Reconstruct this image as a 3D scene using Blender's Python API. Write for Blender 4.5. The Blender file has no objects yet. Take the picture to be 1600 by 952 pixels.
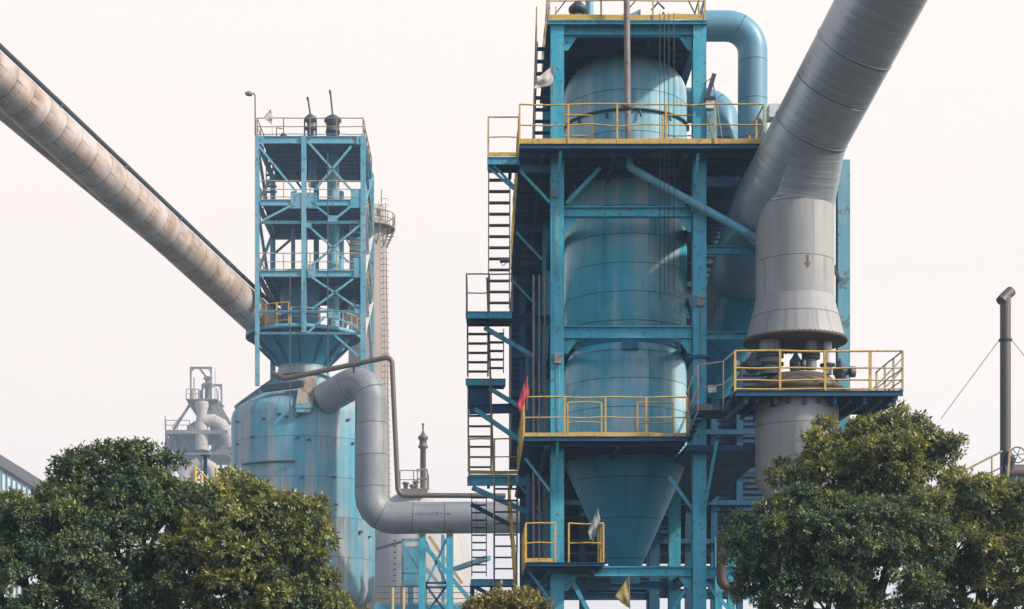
import bpy, bmesh, math, random
import numpy as np
from mathutils import Vector, Matrix, noise

R = math.radians
rnd = random.Random(7)
S = bpy.context.scene
COL = S.collection

# ------------------------------------------------------------------ camera
F, CX, HY, CZ = 2600.0, 754.0, 1080.0, 1.7
cam = bpy.data.cameras.new('camera'); camo = bpy.data.objects.new('camera', cam); COL.objects.link(camo)
camo.location = (0, 0, CZ); camo.rotation_euler = (R(90), 0, 0)
cam.sensor_width = 36; cam.sensor_fit = 'HORIZONTAL'; cam.lens = 36 * F / 1600
cam.shift_x = (800 - CX) / 1600; cam.shift_y = (HY - 476) / 1600
cam.clip_start = 0.5; cam.clip_end = 12000
S.camera = camo

# ------------------------------------------------------------------ light
SUN = Vector((0.74, -0.34, 0.62)).normalized()
w = bpy.data.worlds.new("World"); S.world = w; w.use_nodes = True
nt = w.node_tree; nt.nodes.clear()
N = nt.nodes.new; L = nt.links.new
out = N('ShaderNodeOutputWorld'); bg = N('ShaderNodeBackground'); bg.inputs[1].default_value = 0.15
sky = N('ShaderNodeTexSky'); sky.sky_type = 'NISHITA'; sky.sun_disc = False
sky.sun_elevation = math.asin(SUN.z); sky.sun_rotation = math.atan2(SUN.x, SUN.y)
sky.dust_density = 2.0; sky.air_density = 1.0; sky.ozone_density = 2.0
tc = N('ShaderNodeTexCoord'); sp = N('ShaderNodeSeparateXYZ'); L(tc.outputs['Generated'], sp.inputs[0])
mr = N('ShaderNodeMapRange'); mr.interpolation_type = 'SMOOTHSTEP'
mr.inputs[1].default_value = 0.40; mr.inputs[2].default_value = 0.80
L(sp.outputs[2], mr.inputs[0])
mx = N('ShaderNodeMix'); mx.data_type = 'RGBA'; 
mr2 = N('ShaderNodeMapRange'); mr2.interpolation_type = 'SMOOTHSTEP'                # the haze glare fades behind the camera
mr2.inputs[1].default_value = 0.1; mr2.inputs[2].default_value = -0.7; mr2.inputs[4].default_value = .80
L(sp.outputs[1], mr2.inputs[0])
mmx = N('ShaderNodeMath'); mmx.operation = 'MAXIMUM'; L(mr.outputs[0], mmx.inputs[0]); L(mr2.outputs[0], mmx.inputs[1]); L(mmx.outputs[0], mx.inputs[0])
mr3 = N('ShaderNodeMapRange'); mr3.inputs[1].default_value = 0.0; mr3.inputs[2].default_value = 0.24; L(sp.outputs[2], mr3.inputs[0])
hzc = N('ShaderNodeMix'); hzc.data_type = 'RGBA'; L(mr3.outputs[0], hzc.inputs[0]); hzc.inputs[6].default_value = (6.9, 5.65, 4.95, 1); hzc.inputs[7].default_value = (5.4, 4.80, 4.45, 1)
L(hzc.outputs[2], mx.inputs[6])                  # milky overexposed haze low in the sky
L(sky.outputs[0], mx.inputs[7]); L(mx.outputs[2], bg.inputs[0]); L(bg.outputs[0], out.inputs[0])
sl = bpy.data.lights.new('sun', 'SUN'); sl.energy = 3.2; sl.angle = R(4); sl.color = (1, .93, .82)
so = bpy.data.objects.new('sun', sl); COL.objects.link(so)
so.rotation_euler = SUN.to_track_quat('Z', 'Y').to_euler(); so.location = (60, -60, 80)
vs = S.view_settings; vs.view_transform = 'Standard'; vs.look = 'None'; vs.exposure = 0.5; vs.gamma = 1; vs.use_curve_mapping = False
S.cycles.max_bounces = 6; S.cycles.diffuse_bounces = 3; S.cycles.glossy_bounces = 3; S.cycles.volume_bounces = 1
S.cycles.transparent_max_bounces = 6; S.cycles.caustics_reflective = False; S.cycles.caustics_refractive = False
S.cycles.use_denoising = True

# ------------------------------------------------------------------ helpers
def P(px, py, Y): return Vector(((px - CX) * Y / F, Y, CZ + (HY - py) * Y / F))
def Xp(px, Y): return (px - CX) * Y / F
def Zp(py, Y): return CZ + (HY - py) * Y / F

class MB:
    """collects shapes in world coordinates, becomes one mesh object"""
    def __init__(s): s.v = []; s.f = []; s.uv = []; s.sm = []
    def add(s, verts, faces, uvs=None, smooth=False):
        b = len(s.v); s.v += [tuple(v) for v in verts]
        for i, f in enumerate(faces):
            s.f.append([b + k for k in f])
            s.uv.append(uvs[i] if uvs else [(verts[k][0] + verts[k][1], verts[k][2]) for k in f]); s.sm.append(smooth)
        return s
    def box(s, a, b):
        x0, x1 = sorted((a[0], b[0])); y0, y1 = sorted((a[1], b[1])); z0, z1 = sorted((a[2], b[2]))
        v = [Vector(c) for c in ((x0,y0,z0),(x1,y0,z0),(x1,y1,z0),(x0,y1,z0),(x0,y0,z1),(x1,y0,z1),(x1,y1,z1),(x0,y1,z1))]
        return s.add(v, [(3,2,1,0),(4,5,6,7),(0,1,5,4),(1,2,6,5),(2,3,7,6),(3,0,4,7)])
    def frame(s, p0, p1, up=(0,0,1)):
        d = (Vector(p1) - Vector(p0)); l = d.length; d = d.normalized(); u = Vector(up)
        if abs(d.dot(u)) > .98: u = Vector((0,1,0)) if abs(d.y) < .9 else Vector((1,0,0))
        side = d.cross(u).normalized(); u = side.cross(d).normalized()
        return d, side, u, l
    def bar(s, p0, p1, wd, h, up=(0,0,1), off=(0,0)):
        p0, p1 = Vector(p0), Vector(p1); d, side, u, l = s.frame(p0, p1, up)
        o = side * off[0] + u * off[1]
        v = [p + o + side * (a * wd / 2) + u * (b * h / 2) for p in (p0, p1) for a, b in ((-1,-1),(1,-1),(1,1),(-1,1))]
        return s.add(v, [(3,2,1,0),(4,5,6,7),(0,1,5,4),(1,2,6,5),(2,3,7,6),(3,0,4,7)])
    def ibeam(s, p0, p1, wd, h, up=(0,0,1), tf=.025, tw=.02):
        s.bar(p0, p1, wd, tf, up, (0, h/2 - tf/2)); s.bar(p0, p1, wd, tf, up, (0, -h/2 + tf/2))
        return s.bar(p0, p1, tw, h - 2*tf + .002, up)
    def sweep(s, pts, radii, seg=24, caps=True):
        pts = [Vector(p) for p in pts]; n = len(pts)
        if not hasattr(radii, '__len__'): radii = [radii] * n
        tang = [((pts[min(i+1,n-1)] - pts[i]).normalized() + (pts[i] - pts[max(i-1,0)]).normalized()).normalized() if 0 < i < n-1 else (pts[min(i+1,n-1)] - pts[max(i-1,0)]).normalized() for i in range(n)]
        ref = Vector((0,0,1)) if abs(tang[0].z) < .9 else Vector((0,1,0))
        V = []; vl = [0]
        for i in range(1, n): vl.append(vl[-1] + (pts[i] - pts[i-1]).length)
        a = (ref - tang[0] * ref.dot(tang[0])).normalized()
        for i in range(n):
            if i: a = (a - tang[i] * a.dot(tang[i])).normalized()
            b = tang[i].cross(a)
            for k in range(seg):
                t = 2 * math.pi * k / seg
                V.append(pts[i] + (a * math.cos(t) + b * math.sin(t)) * radii[i])
        Fs = []; U = []; rm = max(radii)
        for i in range(n-1):
            for k in range(seg):
                k2 = (k+1) % seg
                Fs.append((i*seg+k, i*seg+k2, (i+1)*seg+k2, (i+1)*seg+k))
                u0, u1 = 2*math.pi*rm*k/seg, 2*math.pi*rm*(k+1)/seg
                U.append([(u0,vl[i]),(u1,vl[i]),(u1,vl[i+1]),(u0,vl[i+1])])
        s.add(V, Fs, U, True)
        if caps:
            s.add(V[:seg], [tuple(range(seg-1,-1,-1))]); s.add(V[-seg:], [tuple(range(seg))])
        return s
    def tube(s, p0, p1, r, seg=10): return s.sweep([p0, p1], r, seg)
    def lathe(s, c, prof, seg=64, caps=True):
        """prof: [(radius, z)]"""
        V = []; n = len(prof); vl = [0]
        for i in range(1, n): vl.append(vl[-1] + math.hypot(prof[i][0]-prof[i-1][0], prof[i][1]-prof[i-1][1]))
        for r, z in prof:
            for k in range(seg):
                t = 2*math.pi*k/seg - math.pi/2 + .3
                V.append(Vector((c[0]+r*math.cos(t), c[1]+r*math.sin(t), z)))
        Fs = []; U = []; rm = max(p[0] for p in prof)
        for i in range(n-1):
            for k in range(seg):
                k2 = (k+1) % seg
                Fs.append((i*seg+k, i*seg+k2, (i+1)*seg+k2, (i+1)*seg+k))
                u0, u1 = 2*math.pi*rm*k/seg, 2*math.pi*rm*(k+1)/seg
                U.append([(u0,prof[i][1]),(u1,prof[i][1]),(u1,prof[i+1][1]),(u0,prof[i+1][1])])
        if prof[0][1] > prof[-1][1]: Fs = [tuple(reversed(f)) for f in Fs]; U = [list(reversed(u)) for u in U]
        s.add(V, Fs, U, True)
        if caps:
            s.add(V[:seg], [tuple(range(seg-1,-1,-1))]); s.add(V[-seg:], [tuple(range(seg))])
        return s
    def build(s, name, m, parent=None, origin=None):
        me = bpy.data.meshes.new(name); o = bpy.data.objects.new(name, me); COL.objects.link(o)
        if parent is not None: org = Vector(parent['_o']); o.parent = parent
        else:
            a = np.array(s.v); org = Vector(origin) if origin else Vector(((a[:,0].min()+a[:,0].max())/2, (a[:,1].min()+a[:,1].max())/2, a[:,2].min()))
            o.location = org
        me.from_pydata([tuple(Vector(v) - org) for v in s.v], [], s.f)
        uvl = me.uv_layers.new(name='UVMap'); k = 0; arr = []
        for u in s.uv:
            for q in u: arr += [q[0], q[1]]
        uvl.data.foreach_set('uv', arr)
        me.polygons.foreach_set('use_smooth', s.sm)
        me.materials.append(m); o['_o'] = tuple(org)
        return o

def tag(o, label=None, cat=None, group=None, kind=None):
    if label: o['label'] = label
    if cat: o['category'] = cat
    if group: o['group'] = group
    if kind: o['kind'] = kind
    return o
def thing(name, loc, label, cat, group=None):
    o = bpy.data.objects.new(name, None); COL.objects.link(o); o.location = loc; o.empty_display_size = .3
    o['_o'] = tuple(loc); return tag(o, label, cat, group)

def arc(p0, corner, p1, rad, n=8):
    """points of a rounded corner between straight runs"""
    p0, c, p1 = Vector(p0), Vector(corner), Vector(p1)
    a = (p0 - c).normalized(); b = (p1 - c).normalized()
    ang = a.angle(b); t = rad / math.tan(ang / 2)
    A = c + a*t; B = c + b*t; bis = (a + b).normalized(); O = c + bis * (rad / math.sin(ang/2))
    va, vb = A - O, B - O; tot = va.angle(vb); ax = va.cross(vb).normalized()
    return [O + Matrix.Rotation(tot * i / n, 3, ax) @ va for i in range(n+1)]

# ------------------------------------------------------------------ materials
def mk(name, base, alt=None, alt_amt=0.5, streak=(3, .25), patch=.7, dirt=(.10,.06,.045), dirt_amt=.25, seam=None,
       rough=.5, metal=0.0, bump=.0, coord='UV', corr=None, spec=.5, crumple=0.0, seamc=.35, spotty=False, drip=0):
    m = bpy.data.materials.new(name); m.use_nodes = True; t = m.node_tree; N = t.nodes.new; L = t.links.new
    b = t.nodes['Principled BSDF']; tc = N('ShaderNodeTexCoord')
    def nz(scale, sx, sy, sz, det=4, c=coord):
        mp = N('ShaderNodeMapping'); mp.inputs['Scale'].default_value = (sx, sy, sz)
        L(tc.outputs[c], mp.inputs[0]); n = N('ShaderNodeTexNoise'); n.inputs['Scale'].default_value = scale
        n.inputs['Detail'].default_value = det; n.inputs['Roughness'].default_value = .6; L(mp.outputs[0], n.inputs[0]); return n.outputs[0]
    def ramp(x, lo, hi):
        r = N('ShaderNodeMapRange'); r.interpolation_type = 'SMOOTHSTEP'; r.inputs[1].default_value = lo; r.inputs[2].default_value = hi
        L(x, r.inputs[0]); return r.outputs[0]
    def mixc(f, a, c2, mode='MIX', amt=1.0):
        k = N('ShaderNodeMix'); k.data_type = 'RGBA'; k.blend_type = mode; k.clamp_factor = True
        if amt != 1.0:
            mm = N('ShaderNodeMath'); mm.operation = 'MULTIPLY'; mm.inputs[1].default_value = amt; L(f, mm.inputs[0]); f = mm.outputs[0]
        L(f, k.inputs[0])
        for i, c in ((6, a), (7, c2)):
            if isinstance(c, tuple): k.inputs[i].default_value = (*c, 1)
            else: L(c, k.inputs[i])
        return k.outputs[2]
    if coord == 'UV': st = nz(1, streak[0], streak[1], 1, 5)
    else: st = nz(1, streak[0], streak[0], streak[1], 5)
    big = nz(patch, 1, 1, 1, 5)
    alt = alt or tuple(c*.6 for c in base)
    add = N('ShaderNodeMath'); add.operation = 'ADD'; L(st, add.inputs[0]); L(big, add.inputs[1])
    c = mixc(ramp(add.outputs[0], .85, 1.2), base, alt, amt=alt_amt*1.6)
    st2 = nz(1, streak[0]*2.7, streak[1]*(1.6 if coord == 'UV' else 1), streak[1]*1.3 if coord != 'UV' else 1, 6)
    c = mixc(ramp(st2, .50, .78), c, dirt, amt=dirt_amt)
    spots = nz(patch*5, 1, 1, 1, 8)
    if coord != 'UV' or spotty: c = mixc(ramp(spots, .565, .64), c, (.11,.055,.035), amt=min(1, dirt_amt*1.4))
    hgt = None
    if seam:
        br = N('ShaderNodeTexBrick'); br.inputs['Scale'].default_value = 1; br.inputs['Mortar Size'].default_value = seam[2]
        br.inputs['Mortar Smooth'].default_value = .3; br.inputs['Brick Width'].default_value = seam[0]; br.inputs['Row Height'].default_value = seam[1]
        br.inputs['Color1'].default_value = (1,1,1,1); br.inputs['Color2'].default_value = (.88,.88,.88,1); br.inputs['Mortar'].default_value = (seamc,)*3+(1,)
        L(tc.outputs['UV'], br.inputs[0]); c = mixc_n = mixc(ramp(st2, -1, 0), c, br.outputs['Color'], 'MULTIPLY')
    if seam and drip:
        sx = N('ShaderNodeSeparateXYZ'); L(tc.outputs['UV'], sx.inputs[0])
        dv = N('ShaderNodeMath'); dv.operation = 'DIVIDE'; dv.inputs[1].default_value = seam[1]; L(sx.outputs[1], dv.inputs[0])
        fr = N('ShaderNodeMath'); fr.operation = 'FRACT'; L(dv.outputs[0], fr.inputs[0])
        fine = nz(1, 5.5, .12, 1, 4); mu = N('ShaderNodeMath'); mu.operation = 'MULTIPLY'; L(ramp(fr.outputs[0], .25, 1.0), mu.inputs[0]); L(ramp(fine, .50, .68), mu.inputs[1])
        c = mixc(mu.outputs[0], c, (.12,.075,.055), amt=drip)
    L(c, b.inputs['Base Color'])
    b.inputs['Metallic'].default_value = metal; b.inputs['Specular IOR Level'].default_value = spec
    rr = N('ShaderNodeMapRange'); rr.inputs[3].default_value = max(.05, rough-.12); rr.inputs[4].default_value = min(1, rough+.2); L(big, rr.inputs[0]); L(rr.outputs[0], b.inputs['Roughness'])
    nrm = None
    def bmp(h, dist, strength=1):
        nonlocal nrm
        k = N('ShaderNodeBump'); k.inputs['Distance'].default_value = dist; k.inputs['Strength'].default_value = strength; L(h, k.inputs['Height'])
        if nrm: L(nrm, k.inputs['Normal'])
        nrm = k.outputs[0]
    if bump: bmp(spots, bump)
    if crumple: bmp(nz(1, .35, 3.2, 1, 2), crumple); 
    if corr:
        wv = N('ShaderNodeTexWave'); wv.wave_type = 'BANDS'; wv.bands_direction = corr[0]; wv.inputs['Scale'].default_value = corr[1]; wv.wave_profile = 'SIN'
        L(tc.outputs['Object'], wv.inputs[0]); bmp(wv.outputs['Fac'], corr[2])
    if seam: bmp(br.outputs['Color'], .02)
    if nrm: L(nrm, b.inputs['Normal'])
    return m

M = {}
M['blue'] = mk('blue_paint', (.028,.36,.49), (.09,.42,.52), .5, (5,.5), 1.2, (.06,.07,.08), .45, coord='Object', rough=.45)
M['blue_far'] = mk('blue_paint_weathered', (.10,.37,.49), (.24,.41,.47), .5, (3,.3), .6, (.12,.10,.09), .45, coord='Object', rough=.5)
M['blue_shade'] = mk('dark_blue_shade_paint', (.006,.09,.18), (.004,.055,.12), .5, (5,.5), 1.0, (.02,.02,.03), .3, coord='Object', rough=.6)  # darker copy of the blue; puts shade into the colour of rear steel
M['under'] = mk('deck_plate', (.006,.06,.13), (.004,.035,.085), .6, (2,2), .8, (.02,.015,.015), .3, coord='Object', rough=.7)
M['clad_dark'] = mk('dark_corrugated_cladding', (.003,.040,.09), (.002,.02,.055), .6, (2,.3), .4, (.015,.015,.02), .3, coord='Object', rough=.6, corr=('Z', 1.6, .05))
M['tank'] = mk('tank_blue_enamel', (.05,.46,.60), (.50,.62,.65), .62, (1.1,.05), .28, (.06,.16,.21), .55, seam=(90,.80,.013), drip=.35, rough=.24, spec=.6)
M['tank_top'] = mk('tank_weathered_blue', (.15,.42,.52), (.48,.53,.54), .6, (2.2,.07), .3, (.13,.11,.11), .7, seam=(90,1.15,.012), rough=.35, drip=.6)
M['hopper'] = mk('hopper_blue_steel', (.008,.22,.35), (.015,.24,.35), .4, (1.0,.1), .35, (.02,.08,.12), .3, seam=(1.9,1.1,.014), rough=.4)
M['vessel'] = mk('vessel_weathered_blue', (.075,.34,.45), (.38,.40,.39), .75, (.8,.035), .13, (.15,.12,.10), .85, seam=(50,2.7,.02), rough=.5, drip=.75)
M['clad'] = mk('grey_sheet_cladding', (.40,.385,.37), (.32,.315,.31), .6, (1.4,.12), .4, (.18,.15,.13), .5, seam=(3.4,1.45,.010), drip=.35, rough=.58, metal=.08)
M['clad_far'] = mk('grey_pipe_cladding', (.30,.305,.31), (.23,.24,.25), .6, (.8,.3), .3, (.20,.16,.14), .3, seam=(7,2.1,.03), drip=.35, rough=.5, metal=.2)
M['duct'] = mk('shiny_sheet_duct', (.38,.41,.43), (.31,.35,.38), .4, (1,.3), .4, (.25,.24,.24), .15, seam=(40,4.2,.02), rough=.33, metal=.6, crumple=.03)
M['tube'] = mk('stained_gallery_sheet', (.66,.555,.49), (.46,.34,.26), .7, (.5,.6), .3, (.25,.15,.09), .6, seam=(30,1.45,.03), drip=.8, rough=.42, metal=.3, crumple=.06, seamc=.45)
M['yellow'] = mk('yellow_paint', (.68,.42,.07), (.60,.36,.08), .5, (6,6), 2, (.16,.08,.04), .35, coord='Object', rough=.5)
M['yellow_pale'] = mk('faded_yellow_paint', (.55,.42,.20), (.45,.33,.2), .5, (6,6), 2, (.2,.12,.08), .5, coord='Object', rough=.6)
M['rail_rust'] = mk('rusty_rail', (.24,.17,.13), (.30,.20,.12), .5, (6,6), 2, (.09,.06,.05), .4, coord='Object', rough=.7)
M['rail_grey'] = mk('grey_rail', (.32,.31,.30), (.25,.22,.2), .5, (6,6), 2, (.12,.1,.09), .4, coord='Object', rough=.6)
M['steel_dark'] = mk('dark_steel', (.045,.06,.075), (.03,.045,.06), .5, (6,6), 2, (.06,.045,.035), .4, coord='Object', rough=.5)
M['rust'] = mk('rusty_steel', (.085,.06,.05), (.12,.07,.05), .6, (6,6), 2, (.05,.035,.03), .4, coord='Object', rough=.8, bump=.02)
M['tan'] = mk('rust_stained_tan_plate', (.33,.28,.23), (.25,.16,.10), .6, (1.5,.4), 1, (.14,.08,.05), .5, coord='Object', rough=.7)
M['concrete'] = mk('chimney_concrete', (.40,.325,.28), (.32,.265,.235), .5, (.5,.03), .15, (.26,.20,.17), .4, rough=.85)
M['dome'] = mk('stained_concrete_shell', (.50,.46,.43), (.40,.38,.37), .5, (.35,.03), .12, (.09,.085,.09), .75, rough=.8)
M['far'] = mk('hazy_plant_steel', (.21,.17,.145), (.26,.21,.18), .5, (1,.2), .2, (.1,.09,.08), .4, coord='Object', rough=.7)
M['far_light'] = mk('pale_plant_pipe', (.52,.43,.37), (.40,.31,.26), .5, (1,.1), .2, (.2,.14,.12), .4, seam=(40,3,.05), rough=.7)
M['pole'] = mk('grey_brown_pole', (.27,.24,.22), (.20,.14,.10), .5, (8,1), 1.5, (.1,.06,.04), .5, coord='Object', rough=.6)
M['stack'] = mk('brown_grey_pipe', (.13,.105,.09), (.17,.13,.10), .5, (3,.3), 1, (.12,.09,.08), .3, rough=.5, metal=.2)
M['white'] = mk('off_white_paint', (.72,.68,.65), (.6,.56,.52), .4, (4,1), 1, (.3,.22,.18), .3, coord='Object', rough=.5)
M['shed'] = mk('light_blue_cladding', (.62,.74,.80), (.66,.75,.80), .4, (2,.1), .4, (.25,.3,.33), .2, coord='Object', rough=.6, corr=('X', 1.2, .06))
M['roof'] = mk('grey_roof', (.10,.11,.12), None, .4, (2,2), .4, coord='Object', rough=.8)
def cloth(name, c):
    m = mk(name, c, tuple(x*.8 for x in c), .5, (4,4), 3, tuple(x*.5 for x in c), .25, coord='Object', rough=.9); return m
M['cloth_white'] = cloth('faded_white_cloth', (.68,.60,.54)); M['cloth_red'] = cloth('red_cloth', (.62,.06,.09))
M['cloth_grey'] = cloth('grey_cloth', (.36,.38,.36)); M['cloth_yellow'] = cloth('dirty_yellow_cloth', (.42,.32,.11))
M['duct_smooth'] = mk('smooth_sheet_duct', (.36,.40,.42), (.28,.32,.35), .6, (1.5,.2), .5, (.2,.18,.17), .4, seam=(5,1.1,.012), rough=.40, metal=.5)
M['ground'] = mk('ground', (.09,.08,.07), (.06,.06,.05), .5, (.3,.3), .1, (.05,.05,.045), .4, coord='Object', rough=.95)
M['bark'] = mk('bark', (.07,.055,.045), (.04,.035,.03), .5, (6,1), 3, (.03,.03,.025), .4, coord='Object', rough=.9, bump=.01)
M['ink'] = mk('faded_stencil_paint', (.09,.085,.10), (.16,.12,.10), .6, (9,9), 6, (.18,.15,.14), .4, coord='Object', rough=.8)
M['arrow'] = mk('brown_stencil_paint', (.15,.10,.08), (.24,.17,.13), .6, (9,9), 6, (.2,.17,.15), .4, coord='Object', rough=.8)

def leafmat(name, c0, c1, c2):
    m = bpy.data.materials.new(name); m.use_nodes = True; t = m.node_tree; N = t.nodes.new; L = t.links.new
    b = t.nodes['Principled BSDF']; o = t.nodes['Material Output']
    at = N('ShaderNodeAttribute'); at.attribute_name = 'leaf'
    cr = N('ShaderNodeValToRGB'); cr.color_ramp.elements[0].color = (*c0,1); cr.color_ramp.elements[1].color = (*c2,1); cr.color_ramp.elements[1].position = .97
    e = cr.color_ramp.elements.new(.55); e.color = (*c1,1)
    L(at.outputs['Fac'], cr.inputs[0]); L(cr.outputs[0], b.inputs['Base Color']); b.inputs['Roughness'].default_value = .5
    b.inputs['Specular IOR Level'].default_value = .55
    tr = N('ShaderNodeBsdfTranslucent'); g = N('ShaderNodeMix'); g.data_type = 'RGBA'; g.blend_type = 'MULTIPLY'; g.inputs[0].default_value = 1
    L(cr.outputs[0], g.inputs[6]); g.inputs[7].default_value = (2.2,1.7,.5,1); L(g.outputs[2], tr.inputs[0])
    ms = N('ShaderNodeMixShader'); ms.inputs[0].default_value = .22; L(b.outputs[0], ms.inputs[1]); L(tr.outputs[0], ms.inputs[2]); L(ms.outputs[0], o.inputs[0])
    return m
M['leaf'] = leafmat('foliage', (.012,.055,.068), (.12,.17,.075), (.44,.42,.14))
M['leaf_olive'] = leafmat('olive_foliage', (.016,.064,.066), (.22,.245,.09), (.70,.60,.2))
M['leaf_yellow'] = leafmat('yellow_green_foliage', (.10,.11,.05), (.25,.22,.08), (.45,.38,.13))

# ------------------------------------------------------------------ shared builders
UPZ = (0,0,1)
def guardrail(parent, base, h, step, m, toe=None, mids=(.5,), r=.022, toe_h=.11, name='guardrail', toe_w=.012):
    """top rail is the part; posts, mid rails and toe board are its sub-parts"""
    base = [Vector(p) for p in base]; up = Vector((0,0,1))
    g = MB()
    def wob(a, b, n0=0.012):
        n = max(1, round((b-a).length/(step*.5))); return [a.lerp(b, i/n) + (Vector((rnd.gauss(0,n0*.5), rnd.gauss(0,n0*.8), rnd.gauss(0,n0))) if 0 < i < n else Vector()) for i in range(n+1)]
    for a, b in zip(base, base[1:]): g.sweep(wob(a+up*h, b+up*h), r, 6)
    gr = g.build(name, m, parent)
    for q in mids:
        k = MB()
        for a, b in zip(base, base[1:]): k.sweep(wob(a+up*h*q, b+up*h*q), r*.85, 6)
        k.build('mid_rail', m, gr)
    pts = []
    for a, b in zip(base, base[1:]):
        n = max(1, round((b-a).length/step))
        for i in range(n+1):
            p = a + (b-a)*i/n
            if all((p-q).length > .05 for q in pts): pts.append(p)
    for p in pts: MB().bar(p, p+up*h, r*2.1, r*2.1, (0,1,0)).build('post', m, gr)
    if toe:
        k = MB()
        for a, b in zip(base, base[1:]):
            w_ = wob(a+up*(toe_h/2+.03), b+up*(toe_h/2+.03), .014)
            for c0, c1 in zip(w_, w_[1:]): k.bar(c0, c1, toe_w, toe_h)
        k.build('toe_board', toe, gr)
    return gr

def stair(label, x0, x1, p_top, p_bot, n, m, rail=None, group='steel stair flights', rail_h=1.0, tread_d=.22, tread_t=.035):
    """flight running in depth; p_top / p_bot = (Y, z)"""
    o = thing('stair_flight', (min(x0,x1), p_bot[0], p_bot[1]), label, 'stairs', group)
    a = Vector((0, p_top[0], p_top[1])); b = Vector((0, p_bot[0], p_bot[1]))
    for x in (x0, x1):
        MB().bar(a+Vector((x,0,0)), b+Vector((x,0,0)), .03, .16).build('stringer', m, o)
    for i in range(n):
        p = a + (b-a)*((i+.5)/n)
        MB().box((x0+.018, p.y-tread_d/2, p.z-tread_t/2), (x1-.018, p.y+tread_d/2, p.z+tread_t/2)).build('tread', m, o)
    if rail:
        up = Vector((0,0,rail_h))
        for x in (x0-.02, x1+.02):
            q = Vector((x,0,0)); h = MB().tube(a+q+up, b+q+up, .02, 6).build('handrail', rail, o)
            MB().tube(a+q+up*.5, b+q+up*.5, .016, 6).build('mid_rail', rail, h)
            for k in range(4):
                s = a + q + (b-a)*(k/3); MB().tube(s, s+up, .018, 6).build('post', rail, h)
    return o

# ------------------------------------------------------------------ ground, haze
g = MB(); g.add([Vector((-900,-300,0)),Vector((900,-300,0)),Vector((900,1200,0)),Vector((-900,1200,0))], [(0,1,2,3)])
tag(g.build('ground', M['ground'], origin=(0,0,0)), kind='structure')
hz = MB().box((-901,-301,-1), (901,1201,92)).build('haze', M['ground'], origin=(0,0,-1)); tag(hz, kind='stuff')
hm = bpy.data.materials.new('haze'); hm.use_nodes = True; hm.node_tree.nodes.clear()
ho = hm.node_tree.nodes.new('ShaderNodeOutputMaterial'); hv = hm.node_tree.nodes.new('ShaderNodeVolumePrincipled')
hv.inputs['Color'].default_value = (.58,.80,1,1); hv.inputs['Density'].default_value = .0008; hv.inputs['Anisotropy'].default_value = .2
hm.node_tree.links.new(hv.outputs[0], ho.inputs['Volume']); hz.data.materials.clear(); hz.data.materials.append(hm)

# ================================================================== MAIN STEEL TOWER
YA, YB, YC = 45.0, 50.8, 56.8
XL, XR = Xp(870.5, YA), Xp(1092, YA)
ZT = Zp(40, YA)
T = thing('steel_tower', ((XL+XR)/2, YA, 0), 'tall blue steel frame tower around the three stacked blue silos', 'steel tower')
for Y in (YA, YB, YC):
    for x in (XL, XR):
        c = MB().ibeam((x, Y, 0), (x, Y, ZT if Y < YC else Zp(226, YA)), .36, .36, (0,1,0), .03, .03).build('column', M['blue' if Y < YC else 'blue_shade'], T)  # rearmost pair: same blue paint with the shade coloured in
        if Y == YA:
            for py in ((560,) if x == XR else ()): MB().box((x-.3,Y-.28,Zp(py,YA)-.03),(x+.3,Y+.28,Zp(py,YA)+.04)).build('splice_plate', M['blue_shade'], c)
def beam(x0, x1, Y, z, h, m=None, wd=.22): return MB().ibeam((x0, Y, z), (x1, Y, z), wd, h, UPZ, .03, .02).build('beam', m or M['blue'], T)
cx0, cx1 = XL+.19, XR-.19
for py, h in ((47,.32),(332,.27),(520,.33),(893,.26)):
    z = Zp(py, YA); beam(cx0, cx1, YA, z, h)
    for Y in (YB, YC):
        if py > 50: beam(cx0, cx1, Y, z, h, M['blue_shade'])  # rear beams use the darkened copy for shade
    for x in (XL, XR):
        MB().ibeam((x,YA+.19,z),(x,YB-.19,z),.2,h).build('beam', M['blue_shade'], T)
    for s, x in ((1, cx0), (-1, cx1)):
        q = MB(); zz = z - h/2
        v = [Vector((x,YA-.01,zz)),Vector((x+s*.34,YA-.01,zz)),Vector((x+s*.34,YA-.01,zz-.05)),Vector((x+s*.1,YA-.01,zz-.4)),Vector((x,YA-.01,zz-.4))]
        v2 = [p+Vector((0,.02,0)) for p in v]; n = 5
        q.add(v+v2, [tuple(range(n)), tuple(range(2*n-1,n-1,-1))]+[(i,(i+1)%n,(i+1)%n+n,i+n)[::-1] for i in range(n)])
        q.build('gusset', M['blue'], T)
# right wing beams toward the grey duct
for py, h in ((387,.21),(522,.21)):
    MB().ibeam((XR+.19,YA+.3,Zp(py,YA)),(Xp(1182,YA),YA+.3,Zp(py,YA)),.2,h).build('beam', M['blue'], T)
MB().ibeam((XR+.19,YA,Zp(893,YA)),(Xp(1150,YA),YA,Zp(893,YA)),.2,.24).build('beam', M['blue'], T)
# diagonal braces (front face)
def brace(a, b, wd=.11, m=None, d=.06, par=None): return MB().bar(a, b, wd, d, (0,1,0)).build('brace', m or M['blue'], par or T)
for a, b, wd in (((885,318),(938,262),.10),((1085,800),(1045,745),.09),((892,905),(925,965),.12),((1080,905),(1045,965),.1),((1098,905),(1150,965),.1)):
    brace(P(*a, YA+.12), P(*b, YA+.12), wd)
brace(P(1091,240,YA-.9), P(1082,330,YA-.25), .08); brace(P(876,236,YA-.9), P(870,310,YA-.25), .08)
brace(P(871,690,YA-.9), P(871,770,YA-.25), .08); brace(P(1120,690,YA-.9), P(1100,800,YA-.25), .08)
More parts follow.
